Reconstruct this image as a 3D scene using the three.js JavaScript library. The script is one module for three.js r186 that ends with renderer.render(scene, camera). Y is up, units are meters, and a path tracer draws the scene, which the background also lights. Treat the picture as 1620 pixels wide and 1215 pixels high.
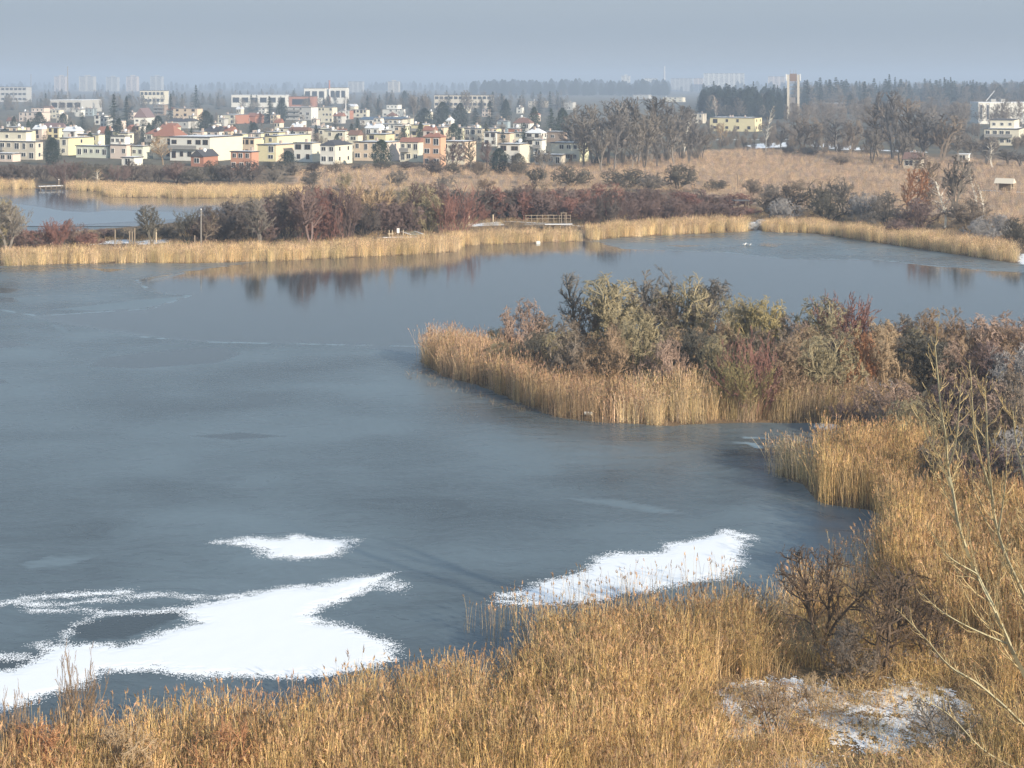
import * as THREE from 'three';
import { SimplexNoise } from 'three/addons/math/SimplexNoise.js';
import { mergeGeometries } from 'three/addons/utils/BufferGeometryUtils.js';

// ---------------------------------------------------------------- camera, sky, sun, exposure
const scene = new THREE.Scene();
const W0 = 1620, H0 = 1215, FPX = 2400, EYE = 25, HOR = 130;              // lens length in photo pixels, eye height in metres, horizon row
const camera = new THREE.PerspectiveCamera(2 * Math.atan(H0 / 2 / FPX) * 180 / Math.PI, W0 / H0, 0.5, 14000);
camera.position.set(0, EYE, 0);
camera.lookAt(0, EYE, -100);
camera.setViewOffset(W0, H0, 0, H0 / 2 - HOR, W0, H0);                    // level camera, shifted lens: uprights stay upright

const sunDir = new THREE.Vector3(0.80, 0.46, 0.60).normalize();           // from the right and a little behind the viewer, low winter sun
{
  const w = 2048, h = 1024, data = new Float32Array(w * h * 4), v = new THREE.Vector3();
  const low = [0.25, 0.284, 0.32], mid = [0.355, 0.46, 0.56], high = [0.20, 0.315, 0.47];
  for (let j = 0; j < h; j++) for (let i = 0; i < w; i++) {
    const el = ((j + 0.5) / h - 0.5) * Math.PI, az = ((i + 0.5) / w - 0.5) * 2 * Math.PI;
    v.set(Math.cos(az) * Math.cos(el), Math.sin(el), Math.sin(az) * Math.cos(el));
    const t = Math.max(0, v.y), a = Math.min(1, t / 0.22), b = Math.min(1, Math.max(0, (t - 0.15) / 0.7));
    const layer = 0.05 * Math.sin(t * 150 - 0.6 + 0.5 * Math.sin(az * 5 + t * 40) + 0.3 * Math.sin(az * 11)) * Math.exp(-t * 9);   // thin flat veils of cloud low in the sky
    const glow = 0.3 * Math.pow(Math.max(0, v.dot(sunDir)), 6);
    for (let c = 0; c < 3; c++) {
      const base = THREE.MathUtils.lerp(THREE.MathUtils.lerp(low[c], mid[c], a), high[c], b * b * (3 - 2 * b));
      data[(j * w + i) * 4 + c] = base * (1 + layer * [1, 0.75, 0.45][c]) + glow * [1, 0.9, 0.75][c];
    }
    data[(j * w + i) * 4 + 3] = 1;
  }
  const sky = new THREE.DataTexture(data, w, h, THREE.RGBAFormat, THREE.FloatType);
  sky.mapping = THREE.EquirectangularReflectionMapping; sky.magFilter = THREE.LinearFilter; sky.needsUpdate = true;
  scene.background = sky; scene.environment = sky;
}
const sun = new THREE.DirectionalLight(new THREE.Color().setRGB(1, 0.88, 0.70), 4.9);
sun.position.copy(sunDir).multiplyScalar(600); sun.target.position.set(0, 0, -150);
sun.castShadow = true; sun.shadow.radius = 1.4; sun.shadow.mapSize.set(4096, 4096);
Object.assign(sun.shadow.camera, { left: -260, right: 260, top: 260, bottom: -260, near: 10, far: 1500 });
scene.add(sun, sun.target);
const renderer = new THREE.WebGLRenderer({ antialias: true });
renderer.setSize(1024, 768); renderer.toneMapping = THREE.LinearToneMapping; renderer.toneMappingExposure = 1.4;
renderer.shadowMap.enabled = true; renderer.shadowMap.type = THREE.PCFSoftShadowMap;
scene.fog = new THREE.FogExp2(new THREE.Color().setRGB(0.57, 0.685, 0.86), 0.00037);

// ---------------------------------------------------------------- helpers
let seedState = 7;
const seed = (n) => { seedState = n * 2654435761 >>> 0; };
const rnd = () => { seedState = (seedState + 0x6d2b79f5) | 0; let t = Math.imul(seedState ^ (seedState >>> 15), 1 | seedState); t = (t + Math.imul(t ^ (t >>> 7), 61 | t)) ^ t; return ((t ^ (t >>> 14)) >>> 0) / 4294967296; };
const rr = (a, b) => a + (b - a) * rnd();
const pick = (a) => a[Math.floor(rnd() * a.length)];
seed(11);
const simplex = new SimplexNoise({ random: rnd });
const fbm = (x, y, o = 4) => { let s = 0, a = 0.5, n = 0; for (let i = 0; i < o; i++) { s += a * simplex.noise(x, y); n += a; x = x * 2.03 + 17.1; y = y * 2.03 + 5.3; a *= 0.5; } return s / n; };
const { clamp, lerp, smoothstep } = THREE.MathUtils;
const V = (x, y, z) => new THREE.Vector3(x, y, z);
const C = (r, g, b) => new THREE.Color().setRGB(r, g, b);
// a place on the flat land, read off the photograph's plan: distance follows from how far below the horizon it lies
const dist = (y) => EYE * FPX / (y - HOR);
const at = (x, y) => { const d = dist(y); return [(x - 810) * d / FPX, -d]; };
const poly = (list) => list.map(([x, y]) => at(x, y));
function inside(p, x, z) { let r = false; for (let i = 0, j = p.length - 1; i < p.length; j = i++) { const [a, b] = p[i], [c, d] = p[j]; if ((b > z) !== (d > z) && x < (c - a) * (z - b) / (d - b) + a) r = !r; } return r; }
function toEdge(p, x, z, open = false) { let best = 1e9; for (let i = open ? 1 : 0, j = open ? 0 : p.length - 1; i < p.length; j = i++) { const [a, b] = p[j], [c, d] = p[i], ex = c - a, ez = d - b, t = clamp(((x - a) * ex + (z - b) * ez) / (ex * ex + ez * ez || 1), 0, 1); best = Math.min(best, Math.hypot(x - a - ex * t, z - b - ez * t)); } return best; }
const signed = (p, x, z) => (inside(p, x, z) ? 1 : -1) * toEdge(p, x, z);
const bounds = (p) => p.reduce((b, [x, z]) => [Math.min(b[0], x), Math.max(b[1], x), Math.min(b[2], z), Math.max(b[3], z)], [1e9, -1e9, 1e9, -1e9]);

const taken = {};
function numbered(n) { const k = taken[n] ?? 0; taken[n] = k + 1; return k ? n + '_' + String(k).padStart(3, '0') : n; }
const usedLabels = new Map();
function tag(o, label, category, group, kind) {
  o.userData.label = label; o.userData.category = category;
  if (group) o.userData.group = group;
  if (kind) o.userData.kind = kind;
  if (usedLabels.has(label)) console.log('same label: ' + label);
  usedLabels.set(label, 1);
  return o;
}
function shade(o) { o.castShadow = true; o.receiveShadow = true; return o; }
function thing(name) { const g = new THREE.Group(); g.name = numbered(name); scene.add(g); return g; }
function part(name, geo, material, parent) { const m = shade(new THREE.Mesh(geo, material)); m.name = name; parent.add(m); return m; }
function top(name, geo, material) { const m = shade(new THREE.Mesh(geo, material)); m.name = numbered(name); scene.add(m); return m; }
const ONES = ['', 'first', 'second', 'third', 'fourth', 'fifth', 'sixth', 'seventh', 'eighth', 'ninth', 'tenth', 'eleventh', 'twelfth', 'thirteenth', 'fourteenth', 'fifteenth', 'sixteenth', 'seventeenth', 'eighteenth', 'nineteenth', 'twentieth'];
const TENS = ['', '', 'twenty', 'thirty', 'forty', 'fifty', 'sixty', 'seventy', 'eighty', 'ninety'];
const ordinal = (n) => n <= 20 ? ONES[n] : n % 10 ? TENS[Math.floor(n / 10)] + '-' + ONES[n % 10] : TENS[n / 10].replace(/y$/, 'ieth');

// materials
const mats = {};
function mat(key, rgb, roughness = 0.9, more = {}) { return mats[key] ??= new THREE.MeshStandardMaterial({ name: key, color: C(...rgb), roughness, ...more }); }
function noiseTexture(n, fn, srgb) {
  const d = new Uint8Array(n * n * 4);
  for (let j = 0; j < n; j++) for (let i = 0; i < n; i++) { const c = fn(i / n, j / n); const k = (j * n + i) * 4; d[k] = c[0]; d[k + 1] = c[1]; d[k + 2] = c[2]; d[k + 3] = 255; }
  const t = new THREE.DataTexture(d, n, n); t.wrapS = t.wrapT = THREE.RepeatWrapping; t.magFilter = THREE.LinearFilter; t.minFilter = THREE.LinearMipmapLinearFilter; t.generateMipmaps = true;
  if (srgb) t.colorSpace = THREE.SRGBColorSpace; t.needsUpdate = true; return t;
}
const tile = (u, v, f, o, ox = 0) => { const a = u * Math.PI * 2, b = v * Math.PI * 2, r = f / 6.283; let s = 0, k = 0.5, n = 0, q = r; for (let i = 0; i < o; i++) { s += k * simplex.noise4d(Math.cos(a) * q + ox, Math.sin(a) * q, Math.cos(b) * q, Math.sin(b) * q + ox); n += k; k *= 0.55; q *= 2.1; } return s / n; };
const litterTex = noiseTexture(512, (u, v) => { const a = tile(u, v, 10, 5), b = tile(u, v, 60, 2, 9), s = clamp(0.78 + 0.28 * a + 0.3 * b, 0.25, 1) * 255; return [s, s * (0.97 + 0.03 * b), s * (0.93 - 0.05 * a)]; }, false);
const plasterTex = noiseTexture(256, (u, v) => { const s = clamp(0.93 + 0.09 * tile(u, v, 6, 4, 3) + 0.05 * tile(u, v, 50, 2, 5), 0, 1) * 255; return [s, s, s * 0.985]; }, false);

// triangles of thin wood, straw and leaf are collected here
class Sticks {
  constructor(colored) { this.p = []; this.c = colored ? [] : null; this.col = [1, 1, 1]; }
  tri(a, b, c) { this.p.push(a.x, a.y, a.z, b.x, b.y, b.z, c.x, c.y, c.z); if (this.c) for (let i = 0; i < 3; i++) this.c.push(...this.col); }
  seg(p, q, r0, r1) {
    const d = q.clone().sub(p).normalize(), u = Math.abs(d.y) < 0.9 ? V(0, 1, 0) : V(1, 0, 0);
    u.cross(d).normalize(); const w = d.clone().cross(u), A = [], B = [];
    for (let i = 0; i < 3; i++) { const t = i * 2.0944, o = u.clone().multiplyScalar(Math.cos(t)).addScaledVector(w, Math.sin(t)); A.push(p.clone().addScaledVector(o, r0)); B.push(r1 > 0 ? q.clone().addScaledVector(o, r1) : q); }
    for (let i = 0; i < 3; i++) { const j = (i + 1) % 3; this.tri(A[i], A[j], B[i]); if (r1 > 0) this.tri(A[j], B[j], B[i]); }
  }
  path(pts, r0, r1) { for (let i = 1; i < pts.length; i++) this.seg(pts[i - 1], pts[i], lerp(r0, r1, (i - 1) / (pts.length - 1)), lerp(r0, r1, i / (pts.length - 1))); }
  geo() { const g = new THREE.BufferGeometry(); g.setAttribute('position', new THREE.Float32BufferAttribute(this.p, 3)); if (this.c) g.setAttribute('color', new THREE.Float32BufferAttribute(this.c, 3)); return g; }
}
const tilt = (dir, ang, az) => { const u = Math.abs(dir.y) < 0.95 ? V(0, 1, 0) : V(1, 0, 0); u.cross(dir).normalize(); const w = dir.clone().cross(u); return dir.clone().multiplyScalar(Math.cos(ang)).addScaledVector(u.multiplyScalar(Math.cos(az)).addScaledVector(w, Math.sin(az)), Math.sin(ang)).normalize(); };

// a leafless woody plant, one unit tall and one wide: [stems, twigs]
function woody(n, o) {
  seed(n);
  const stem = new Sticks(), crown = new Sticks();
  function branch(p, dir, len, r, level) {
    const S = level < 2 ? stem : crown, segs = level === 0 ? 5 : level === 1 ? 4 : 2, pts = [p.clone()], dirs = [dir];
    let q = p.clone(), d = dir.clone();
    for (let i = 0; i < segs; i++) { d = d.clone().add(V(rr(-1, 1), rr(-1, 1) + o.rise[level], rr(-1, 1)).multiplyScalar(o.wob)).normalize(); q = q.clone().addScaledVector(d, len / segs); pts.push(q); dirs.push(d); }
    S.path(pts, r, r * 0.45);
    const kids = o.kids[level];
    for (let k = 0; k < kids; k++) {
      const t = lerp(o.from[level], 1, (k + rnd()) / kids), i = Math.min(segs - 1, Math.floor(t * segs)), f = t * segs - i;
      const b = pts[i].clone().lerp(pts[i + 1], f), nd = tilt(dirs[i + 1], rr(o.ang[level] * 0.6, o.ang[level] * 1.35), rr(0, 6.283));
      const l = len * o.len[level] * rr(0.6, 1.15) * (1 - 0.45 * t * (level === 0 ? o.taper : 0.6));
      if (level === 2) { nd.add(V(rr(-1, 1), rr(-1, 1) + o.rise[3], rr(-1, 1)).multiplyScalar(0.3)).normalize(); crown.seg(b, b.clone().addScaledVector(nd, l), o.tw, 0); }
      else branch(b, nd, l, r * (level === 0 ? 0.45 : 0.42), level + 1);
    }
  }
  for (let s = 0; s < o.stems; s++) { const az = (s + rnd()) / o.stems * 6.283, a = o.stems === 1 ? rr(0, 0.06) : rr(0.05, o.spread); branch(V(Math.cos(az) * o.foot * rnd(), 0, Math.sin(az) * o.foot * rnd()), V(Math.sin(a) * Math.cos(az), Math.cos(a), Math.sin(a) * Math.sin(az)), rr(0.75, 1) * (1 - 0.25 * a), o.r, 0); }
  const g = [stem.geo(), crown.geo()], p = crown.p, rad = [], hi = [];
  for (let i = 0; i < p.length; i += 9) { rad.push(Math.hypot(p[i], p[i + 2])); hi.push(p[i + 1]); }
  rad.sort((a, b) => a - b); hi.sort((a, b) => a - b);
  const wide = rad[Math.floor(rad.length * 0.94)] * 2, high = hi[Math.floor(hi.length * 0.985)];
  for (const x of g) {
    x.scale(1 / wide, 1 / high, 1 / wide);
    if (!o.dome) continue;
    const a = x.attributes.position;                     // growth that strays beyond the outline of the kind is shortened
    for (let i = 0; i < a.count; i++) { const px = a.getX(i), py = a.getY(i) - o.dome, pz = a.getZ(i), k = Math.hypot(px / 0.5, pz / 0.5, py / (py > 0 ? 1 - o.dome : o.dome)); if (k > 0.82) { const f = (0.82 + 0.32 * (k - 0.82)) / k; a.setXYZ(i, px * f, o.dome + (py > 0 ? py * f : py), pz * f); } }
  }
  return g;
}
const bush = (n, m = {}) => woody(n, { stems: 9, spread: 0.95, foot: 0.1, r: 0.016, dome: 0.45, kids: [9, 7, 17], from: [0.15, 0.15, 0.1], ang: [0.8, 0.85, 0.8], len: [0.52, 0.52, 0.55], rise: [0.3, 0.2, 0.1, 0.1], wob: 0.28, taper: 0.6, tw: 0.0038, ...m });
const G = {
  dome: [bush(1), bush(2, { spread: 1.1 }), bush(4, { spread: 1.2, wob: 0.36 })],
  osier: [woody(5, { stems: 26, spread: 0.6, foot: 0.2, r: 0.009, kids: [8, 4, 9], from: [0.3, 0.2, 0.1], ang: [0.45, 0.5, 0.5], len: [0.4, 0.5, 0.5], rise: [0.3, 0.4, 0.3, 0.4], wob: 0.2, taper: 0.5, tw: 0.0042 }),
    woody(6, { stems: 22, spread: 0.75, foot: 0.25, r: 0.009, kids: [8, 4, 9], from: [0.25, 0.2, 0.1], ang: [0.5, 0.5, 0.5], len: [0.4, 0.5, 0.5], rise: [0.3, 0.4, 0.3, 0.4], wob: 0.22, taper: 0.5, tw: 0.0042 })],
  thorn: [woody(7, { stems: 3, spread: 0.35, foot: 0.04, r: 0.026, dome: 0.55, kids: [15, 8, 15], from: [0.3, 0.2, 0.1], ang: [1.05, 0.8, 0.8], len: [0.62, 0.5, 0.5], rise: [0.3, 0.12, 0.1, 0.1], wob: 0.34, taper: 0.5, tw: 0.0036 }),
    woody(8, { stems: 4, spread: 0.5, foot: 0.05, r: 0.024, dome: 0.5, kids: [13, 8, 15], from: [0.25, 0.2, 0.1], ang: [1.0, 0.8, 0.8], len: [0.6, 0.5, 0.5], rise: [0.3, 0.12, 0.1, 0.1], wob: 0.36, taper: 0.4, tw: 0.0042 })],
  open: [woody(15, { stems: 4, spread: 0.4, foot: 0.05, r: 0.02, dome: 0.58, kids: [11, 6, 8], from: [0.25, 0.2, 0.1], ang: [0.85, 0.75, 0.7], len: [0.6, 0.5, 0.5], rise: [0.3, 0.15, 0.12, 0.1], wob: 0.3, taper: 0.4, tw: 0.0032 }), woody(16, { stems: 5, spread: 0.6, foot: 0.06, r: 0.018, dome: 0.58, kids: [10, 6, 8], from: [0.25, 0.2, 0.1], ang: [0.85, 0.75, 0.7], len: [0.6, 0.5, 0.5], rise: [0.3, 0.15, 0.12, 0.1], wob: 0.32, taper: 0.4, tw: 0.0032 })],
  tree: [woody(9, { stems: 1, spread: 0, foot: 0, r: 0.022, dome: 0.58, kids: [30, 8, 15], from: [0.22, 0.15, 0.1], ang: [0.75, 0.6, 0.6], len: [0.42, 0.45, 0.5], rise: [0.25, 0.22, 0.2, 0.15], wob: 0.22, taper: 0.7, tw: 0.0030 }),
    woody(10, { stems: 2, spread: 0.25, foot: 0.02, r: 0.02, dome: 0.58, kids: [20, 8, 15], from: [0.25, 0.15, 0.1], ang: [0.7, 0.6, 0.6], len: [0.45, 0.45, 0.5], rise: [0.3, 0.25, 0.2, 0.15], wob: 0.24, taper: 0.7, tw: 0.0030 }),
    woody(12, { stems: 3, spread: 0.35, foot: 0.02, r: 0.018, dome: 0.55, kids: [14, 8, 15], from: [0.28, 0.15, 0.1], ang: [0.6, 0.6, 0.6], len: [0.45, 0.45, 0.5], rise: [0.3, 0.25, 0.2, 0.15], wob: 0.22, taper: 0.6, tw: 0.0030 })],
  birch: [woody(13, { stems: 1, spread: 0, foot: 0, r: 0.017, kids: [24, 7, 10], from: [0.25, 0.2, 0.1], ang: [0.7, 0.6, 0.6], len: [0.3, 0.45, 0.5], rise: [0.25, 0.2, -0.1, -0.3], wob: 0.2, taper: 0.8, tw: 0.0024 })],
  willow: [woody(14, { stems: 16, spread: 0.85, foot: 0.03, r: 0.02, kids: [12, 6, 10], from: [0.35, 0.25, 0.1], ang: [0.4, 0.45, 0.5], len: [0.4, 0.5, 0.5], rise: [0.15, 0.3, 0.3, 0.2], wob: 0.12, taper: 0.5, tw: 0.0034 })],
};
// needle trees, one unit tall and one wide
function needles(n, cone) {
  seed(n);
  const trunk = new Sticks(), crown = new Sticks();
  trunk.seg(V(0, 0, 0), V(0, cone ? 0.98 : 0.6, 0), 0.022, 0.006);
  if (cone) for (let k = 0; k < 30; k++) {
    const t = (k + rnd() * 0.6) / 30, y = 0.06 + 0.94 * t, R = 0.5 * Math.pow(1 - t, 0.85) * rr(0.85, 1.1) + 0.012, nb = Math.round(lerp(13, 5, t));
    for (let b = 0; b < nb; b++) {
      const az = rr(0, 6.283), R1 = R * rr(0.75, 1.15), d = V(Math.cos(az), 0, Math.sin(az)), s = V(-d.z, 0, d.x), droop = lerp(0.22, -0.2, t);
      for (let m = 0; m < 9; m++) {
        const f = (m + 0.5) / 9, c = V(0, y, 0).addScaledVector(d, R1 * f).add(V(0, -droop * R1 * f * f, 0)), w = 0.05 * (1.15 - f) + 0.012;
        const e = c.clone().addScaledVector(d, R1 * 0.16).addScaledVector(s, rr(-1, 1) * w * 1.6).add(V(0, rr(-0.035, 0.006), 0));
        crown.tri(c.clone().addScaledVector(s, -w * 0.35), c.clone().addScaledVector(s, w * 0.35).add(V(0, 0.006, 0)), e);
      }
    }
  } else for (let k = 0; k < 5200; k++) {
    const az = rr(0, 6.283), y = rnd(), lump = 0.75 + 0.3 * simplex.noise3d(Math.cos(az) * 1.4, y * 3, Math.sin(az) * 1.4 + n), R = 0.5 * Math.pow(Math.sin(Math.PI * Math.pow(0.06 + 0.92 * y, 0.75)), 0.7) * lump * Math.pow(rnd(), 0.33);
    const c = V(Math.cos(az) * R, 0.05 + y * 0.95, Math.sin(az) * R), s = 0.026, q = () => V(rr(-s, s), rr(-s, s), rr(-s, s));
    crown.tri(c.clone().add(q()), c.clone().add(q()), c.clone().add(q()));
  }
  return [trunk.geo(), crown.geo()];
}
G.spruce = [needles(21, true), needles(22, true)];
G.pine = [needles(23, false), needles(24, false)];

const BARK = {
  grey: [0.19, 0.165, 0.14], greybrown: [0.215, 0.17, 0.13], brown: [0.28, 0.195, 0.125], olive: [0.30, 0.25, 0.15], yellow: [0.35, 0.28, 0.13], red: [0.25, 0.125, 0.10], mauve: [0.175, 0.118, 0.105], umber: [0.115, 0.078, 0.052], dusk: [0.112, 0.09, 0.08], ash: [0.165, 0.15, 0.14],
  pink: [0.37, 0.26, 0.20], tan: [0.40, 0.29, 0.18], dark: [0.105, 0.095, 0.075], frost: [0.33, 0.31, 0.30], rust: [0.40, 0.20, 0.10], birch: [0.68, 0.64, 0.56], green: [0.032, 0.052, 0.032], bluegreen: [0.026, 0.045, 0.040],
};
const bark = (c) => mat('bark_' + c, BARK[c], 0.85);
const WORDS = { umber: 'dark brown', dusk: 'dusky brown', ash: 'ash grey', grey: 'grey', greybrown: 'grey-brown', brown: 'brown', olive: 'olive-green', yellow: 'yellowish', red: 'reddish', mauve: 'mauve-brown', pink: 'pinkish', tan: 'pale tan', dark: 'dark', frost: 'frosty grey', rust: 'rust-orange', green: 'dark green', bluegreen: 'blue-green' };
const FORM = { dome: 'rounded bare shrub', osier: 'upright twiggy shrub', thorn: 'bare thorn tree', open: 'open branching thorn bush', tree: 'tall bare tree', birch: 'slim birch', willow: 'fan-shaped pollard willow', spruce: 'pointed spruce', pine: 'rounded evergreen tree' };
const CAT = { open: 'shrub', dome: 'shrub', osier: 'shrub', thorn: 'tree', tree: 'tree', birch: 'tree', willow: 'tree', spruce: 'tree', pine: 'tree' };
const NAME = { open: 'thorn_bush', dome: 'bare_shrub', osier: 'twiggy_shrub', thorn: 'thorn_tree', tree: 'bare_tree', birch: 'birch_tree', willow: 'willow_tree', spruce: 'spruce_tree', pine: 'evergreen_tree' };
// a plant whose foot, top and width are read off the photograph: x, foot row, top row, width
let plantCount = 0;
function plant([x, yb, yt, w, form, color, trunkColor]) {
  const [X, Z] = at(x, yb), m = -Z / FPX, v = G[form][plantCount++ % G[form].length], g = thing(NAME[form]);
  seed(1000 + plantCount);
  g.position.set(X, landAt(X, Z) - 0.04, Z); g.rotation.y = rr(0, 6.283); g.scale.set(w * m * rr(0.97, 1.06) * (form === 'spruce' ? 1.35 : 1), (yb - yt) * m, w * m * rr(0.9, 1.1) * (form === 'spruce' ? 1.35 : 1));
  part('trunk', v[0], bark(trunkColor ?? (form === 'birch' ? 'birch' : form === 'spruce' || form === 'pine' ? 'dark' : color)), g).name = form === 'dome' || form === 'osier' ? 'stem' : 'trunk';
  part('crown', v[1], bark(color), g);
  return g;
}
// a row of plants; each label says the look and the place in its row
function plants(list, where, group) {
  const sorted = [...list].sort((a, b) => a[0] - b[0]), n = {};
  for (const p of sorted) { const look = WORDS[p[5]] + ' ' + FORM[p[4]]; n[look] = (n[look] ?? 0) + 1; }
  const k = {};
  for (const p of sorted) {
    const look = WORDS[p[5]] + ' ' + FORM[p[4]]; k[look] = (k[look] ?? 0) + 1;
    tag(plant(p), look + ' ' + where + (n[look] > 1 ? ', ' + ordinal(k[look]) + ' from left' : ''), CAT[p[4]], group);
  }
}

// ---------------------------------------------------------------- land and water
const lake = poly([[-500, 432], [-150, 428], [0, 421], [100, 418], [230, 416], [300, 417], [420, 414], [520, 410], [640, 404], [720, 399], [736, 389], [860, 384], [922, 382], [935, 381], [980, 376], [1100, 370], [1185, 367], [1195, 363], [1210, 367], [1290, 369], [1340, 377], [1420, 389], [1500, 401], [1580, 413], [1612, 417], [1700, 430], [1950, 460], [1950, 505], [1620, 520], [1300, 525], [1000, 522], [800, 535], [690, 548], [664, 572], [700, 596], [760, 611], [830, 641], [880, 661], [950, 669], [1050, 674], [1140, 671], [1200, 669], [1280, 670], [1335, 672], [1330, 690], [1300, 720], [1215, 748], [1262, 764], [1295, 797], [1395, 810], [1402, 835], [1400, 872], [1395, 925], [1285, 950], [1180, 995], [1000, 1028], [850, 1045], [808, 1065], [800, 1120], [700, 1126], [620, 1143], [450, 1177], [200, 1194], [0, 1233], [-100, 1255], [-500, 1330]]);
const pondBack = poly([[-300, 301], [55, 299], [105, 301], [160, 304], [166, 312], [300, 314], [420, 313], [482, 311], [492, 322], [460, 331], [350, 342], [280, 352], [100, 368], [-100, 372], [-300, 372]]);
function landAt(x, z) {
  let s = 1e9;
  if (z > -300 && z < -45 && Math.abs(x) < 125) s = Math.min(s, -signed(lake, x, z));
  if (z < -240 && z > -370 && x < -20) s = Math.min(s, -signed(pondBack, x, z));
  if (s < 0) return Math.max(-0.7, s * 0.3);
  return 0.03 + 0.2 * (1 - Math.exp(-s / 2.2)) + 0.09 * fbm(x * 0.11, z * 0.11, 3) * Math.min(1, s / 4);
}
const meadow = poly([[470, 266], [830, 261], [935, 257], [1000, 248], [1180, 237], [1430, 249], [1640, 258], [1900, 262], [1900, 372], [1640, 366], [1500, 345], [1200, 330], [1100, 300], [830, 302], [700, 306], [560, 302], [470, 298]]);
const town = poly([[-900, 262], [420, 262], [830, 259], [940, 255], [1100, 242], [1180, 232], [1430, 243], [1900, 250], [1900, 133.2], [-900, 133.2]]);
{
  const axis = (a, b, step, grow, lim, s) => { const l = []; for (let x = a; x <= b; x += step) l.push(x); let t = step; for (let x = b + step; s * 0 + x < lim; t *= grow, x += t) l.push(x); l.push(lim); return l; };
  const right = axis(0, 112, 1.15, 1.16, 3600, 1), xs = [...right.slice(1).map((x) => -x).reverse(), ...right];
  const zs = [60, 20, -10, -30, -40, ...axis(46, 300, 1.15, 1.06, 7500, 1).map((d) => -d)];
  const p = [], c = [], uv = [], idx = [], nx = xs.length;
  for (const z of zs) for (const x of xs) {
    p.push(x, landAt(x, z), z); uv.push(x / 7, z / 7);
    const n = fbm(x * 0.03, z * 0.03, 3), n2 = fbm(x * 0.22 + 9, z * 0.22, 2);
    let k = [0.19, 0.13, 0.075];
    if (inside(meadow, x + n * 8, z + n2 * 3)) k = [0.44 + 0.12 * n, 0.315 + 0.07 * n, 0.22 + 0.03 * n];
    else if (inside(town, x, z)) k = [0.15 + 0.03 * n, 0.135 + 0.03 * n, 0.095];
    else if (z > -72) k = [0.25, 0.165, 0.08];
    const s = 1 + 0.25 * n2; c.push(k[0] * s, k[1] * s, k[2] * s);
  }
  for (let j = 0; j + 1 < zs.length; j++) for (let i = 0; i + 1 < nx; i++) { const a = j * nx + i, b = a + nx; idx.push(a, a + 1, b, a + 1, b + 1, b); }
  const g = new THREE.BufferGeometry();
  g.setAttribute('position', new THREE.Float32BufferAttribute(p, 3)); g.setAttribute('color', new THREE.Float32BufferAttribute(c, 3)); g.setAttribute('uv', new THREE.Float32BufferAttribute(uv, 2)); g.setIndex(idx); g.computeVertexNormals();
  const m = top('ground', g, new THREE.MeshStandardMaterial({ name: 'ground', vertexColors: true, map: litterTex, bumpMap: litterTex, bumpScale: 0.05, roughness: 1 }));
  tag(m, 'flat brown winter land of dry grass and litter', 'ground', null, 'structure');
}

// ---- ice: one sheet; what it is made of (clear open water, black ice, milky ice, frost) is read from the plan
const openWater = poly([[215, 443], [290, 430], [430, 412], [640, 402], [735, 388], [930, 380], [985, 393], [1150, 399], [1240, 409], [1390, 411], [1470, 420], [1620, 431], [1950, 450], [1950, 520], [800, 545], [690, 562], [560, 547], [330, 541], [240, 533], [120, 516], [40, 500], [150, 493], [230, 490], [300, 468], [240, 462]]);
const blackIce = [[[140, 580], [160, 566], [250, 556], [350, 549], [382, 560], [345, 574], [220, 583]], [[-40, 457], [0, 455], [38, 458], [10, 464], [-40, 465]], [[-40, 470], [20, 471], [30, 478], [-40, 480]], [[140, 424], [200, 426], [170, 431]], [[1050, 388], [1120, 388], [1080, 391]], [[1195, 387], [1240, 386], [1225, 391]], [[-60, 538], [20, 540], [50, 546], [0, 551], [-60, 552]], [[-60, 598], [5, 600], [12, 606], [-60, 610]], [[560, 790], [640, 786], [700, 792], [620, 797]], [[300, 690], [380, 684], [450, 690], [370, 696]], [[-40, 1042], [30, 1040], [60, 1046], [30, 1056], [-40, 1062]], [[110, 990], [180, 975], [300, 960], [290, 975], [200, 1010], [120, 1012]]].map(poly);
const milky = [[[36, 890], [80, 880], [150, 880], [110, 895], [45, 899]], [[80, 490], [225, 474], [302, 467], [240, 486], [160, 492]], [[240, 441], [292, 430], [296, 433], [232, 447]], [[890, 788], [980, 790], [1060, 806], [1090, 812], [1040, 812], [960, 800]], [[75, 512], [95, 515], [112, 527], [98, 525]]].map(poly);
const cracks = [[[225, 533], [330, 541], [420, 543], [560, 546], [700, 549]], [[985, 393], [1150, 399], [1240, 409], [1390, 411], [1470, 420], [1620, 432]], [[1180, 692], [1240, 694], [1290, 700]], [[1165, 700], [1190, 702], [1200, 708]], [[0, 490], [60, 500], [150, 494], [240, 488], [300, 468], [240, 462], [215, 443]]].map(poly);
const near = (list, x, z) => { for (const p of list) { const b = (p.box ??= bounds(p)); if (x > b[0] - 3 && x < b[1] + 3 && z > b[2] - 3 && z < b[3] + 3) { const s = signed(p, x, z); if (s > -0.8) return s; } } return -9; };
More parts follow.
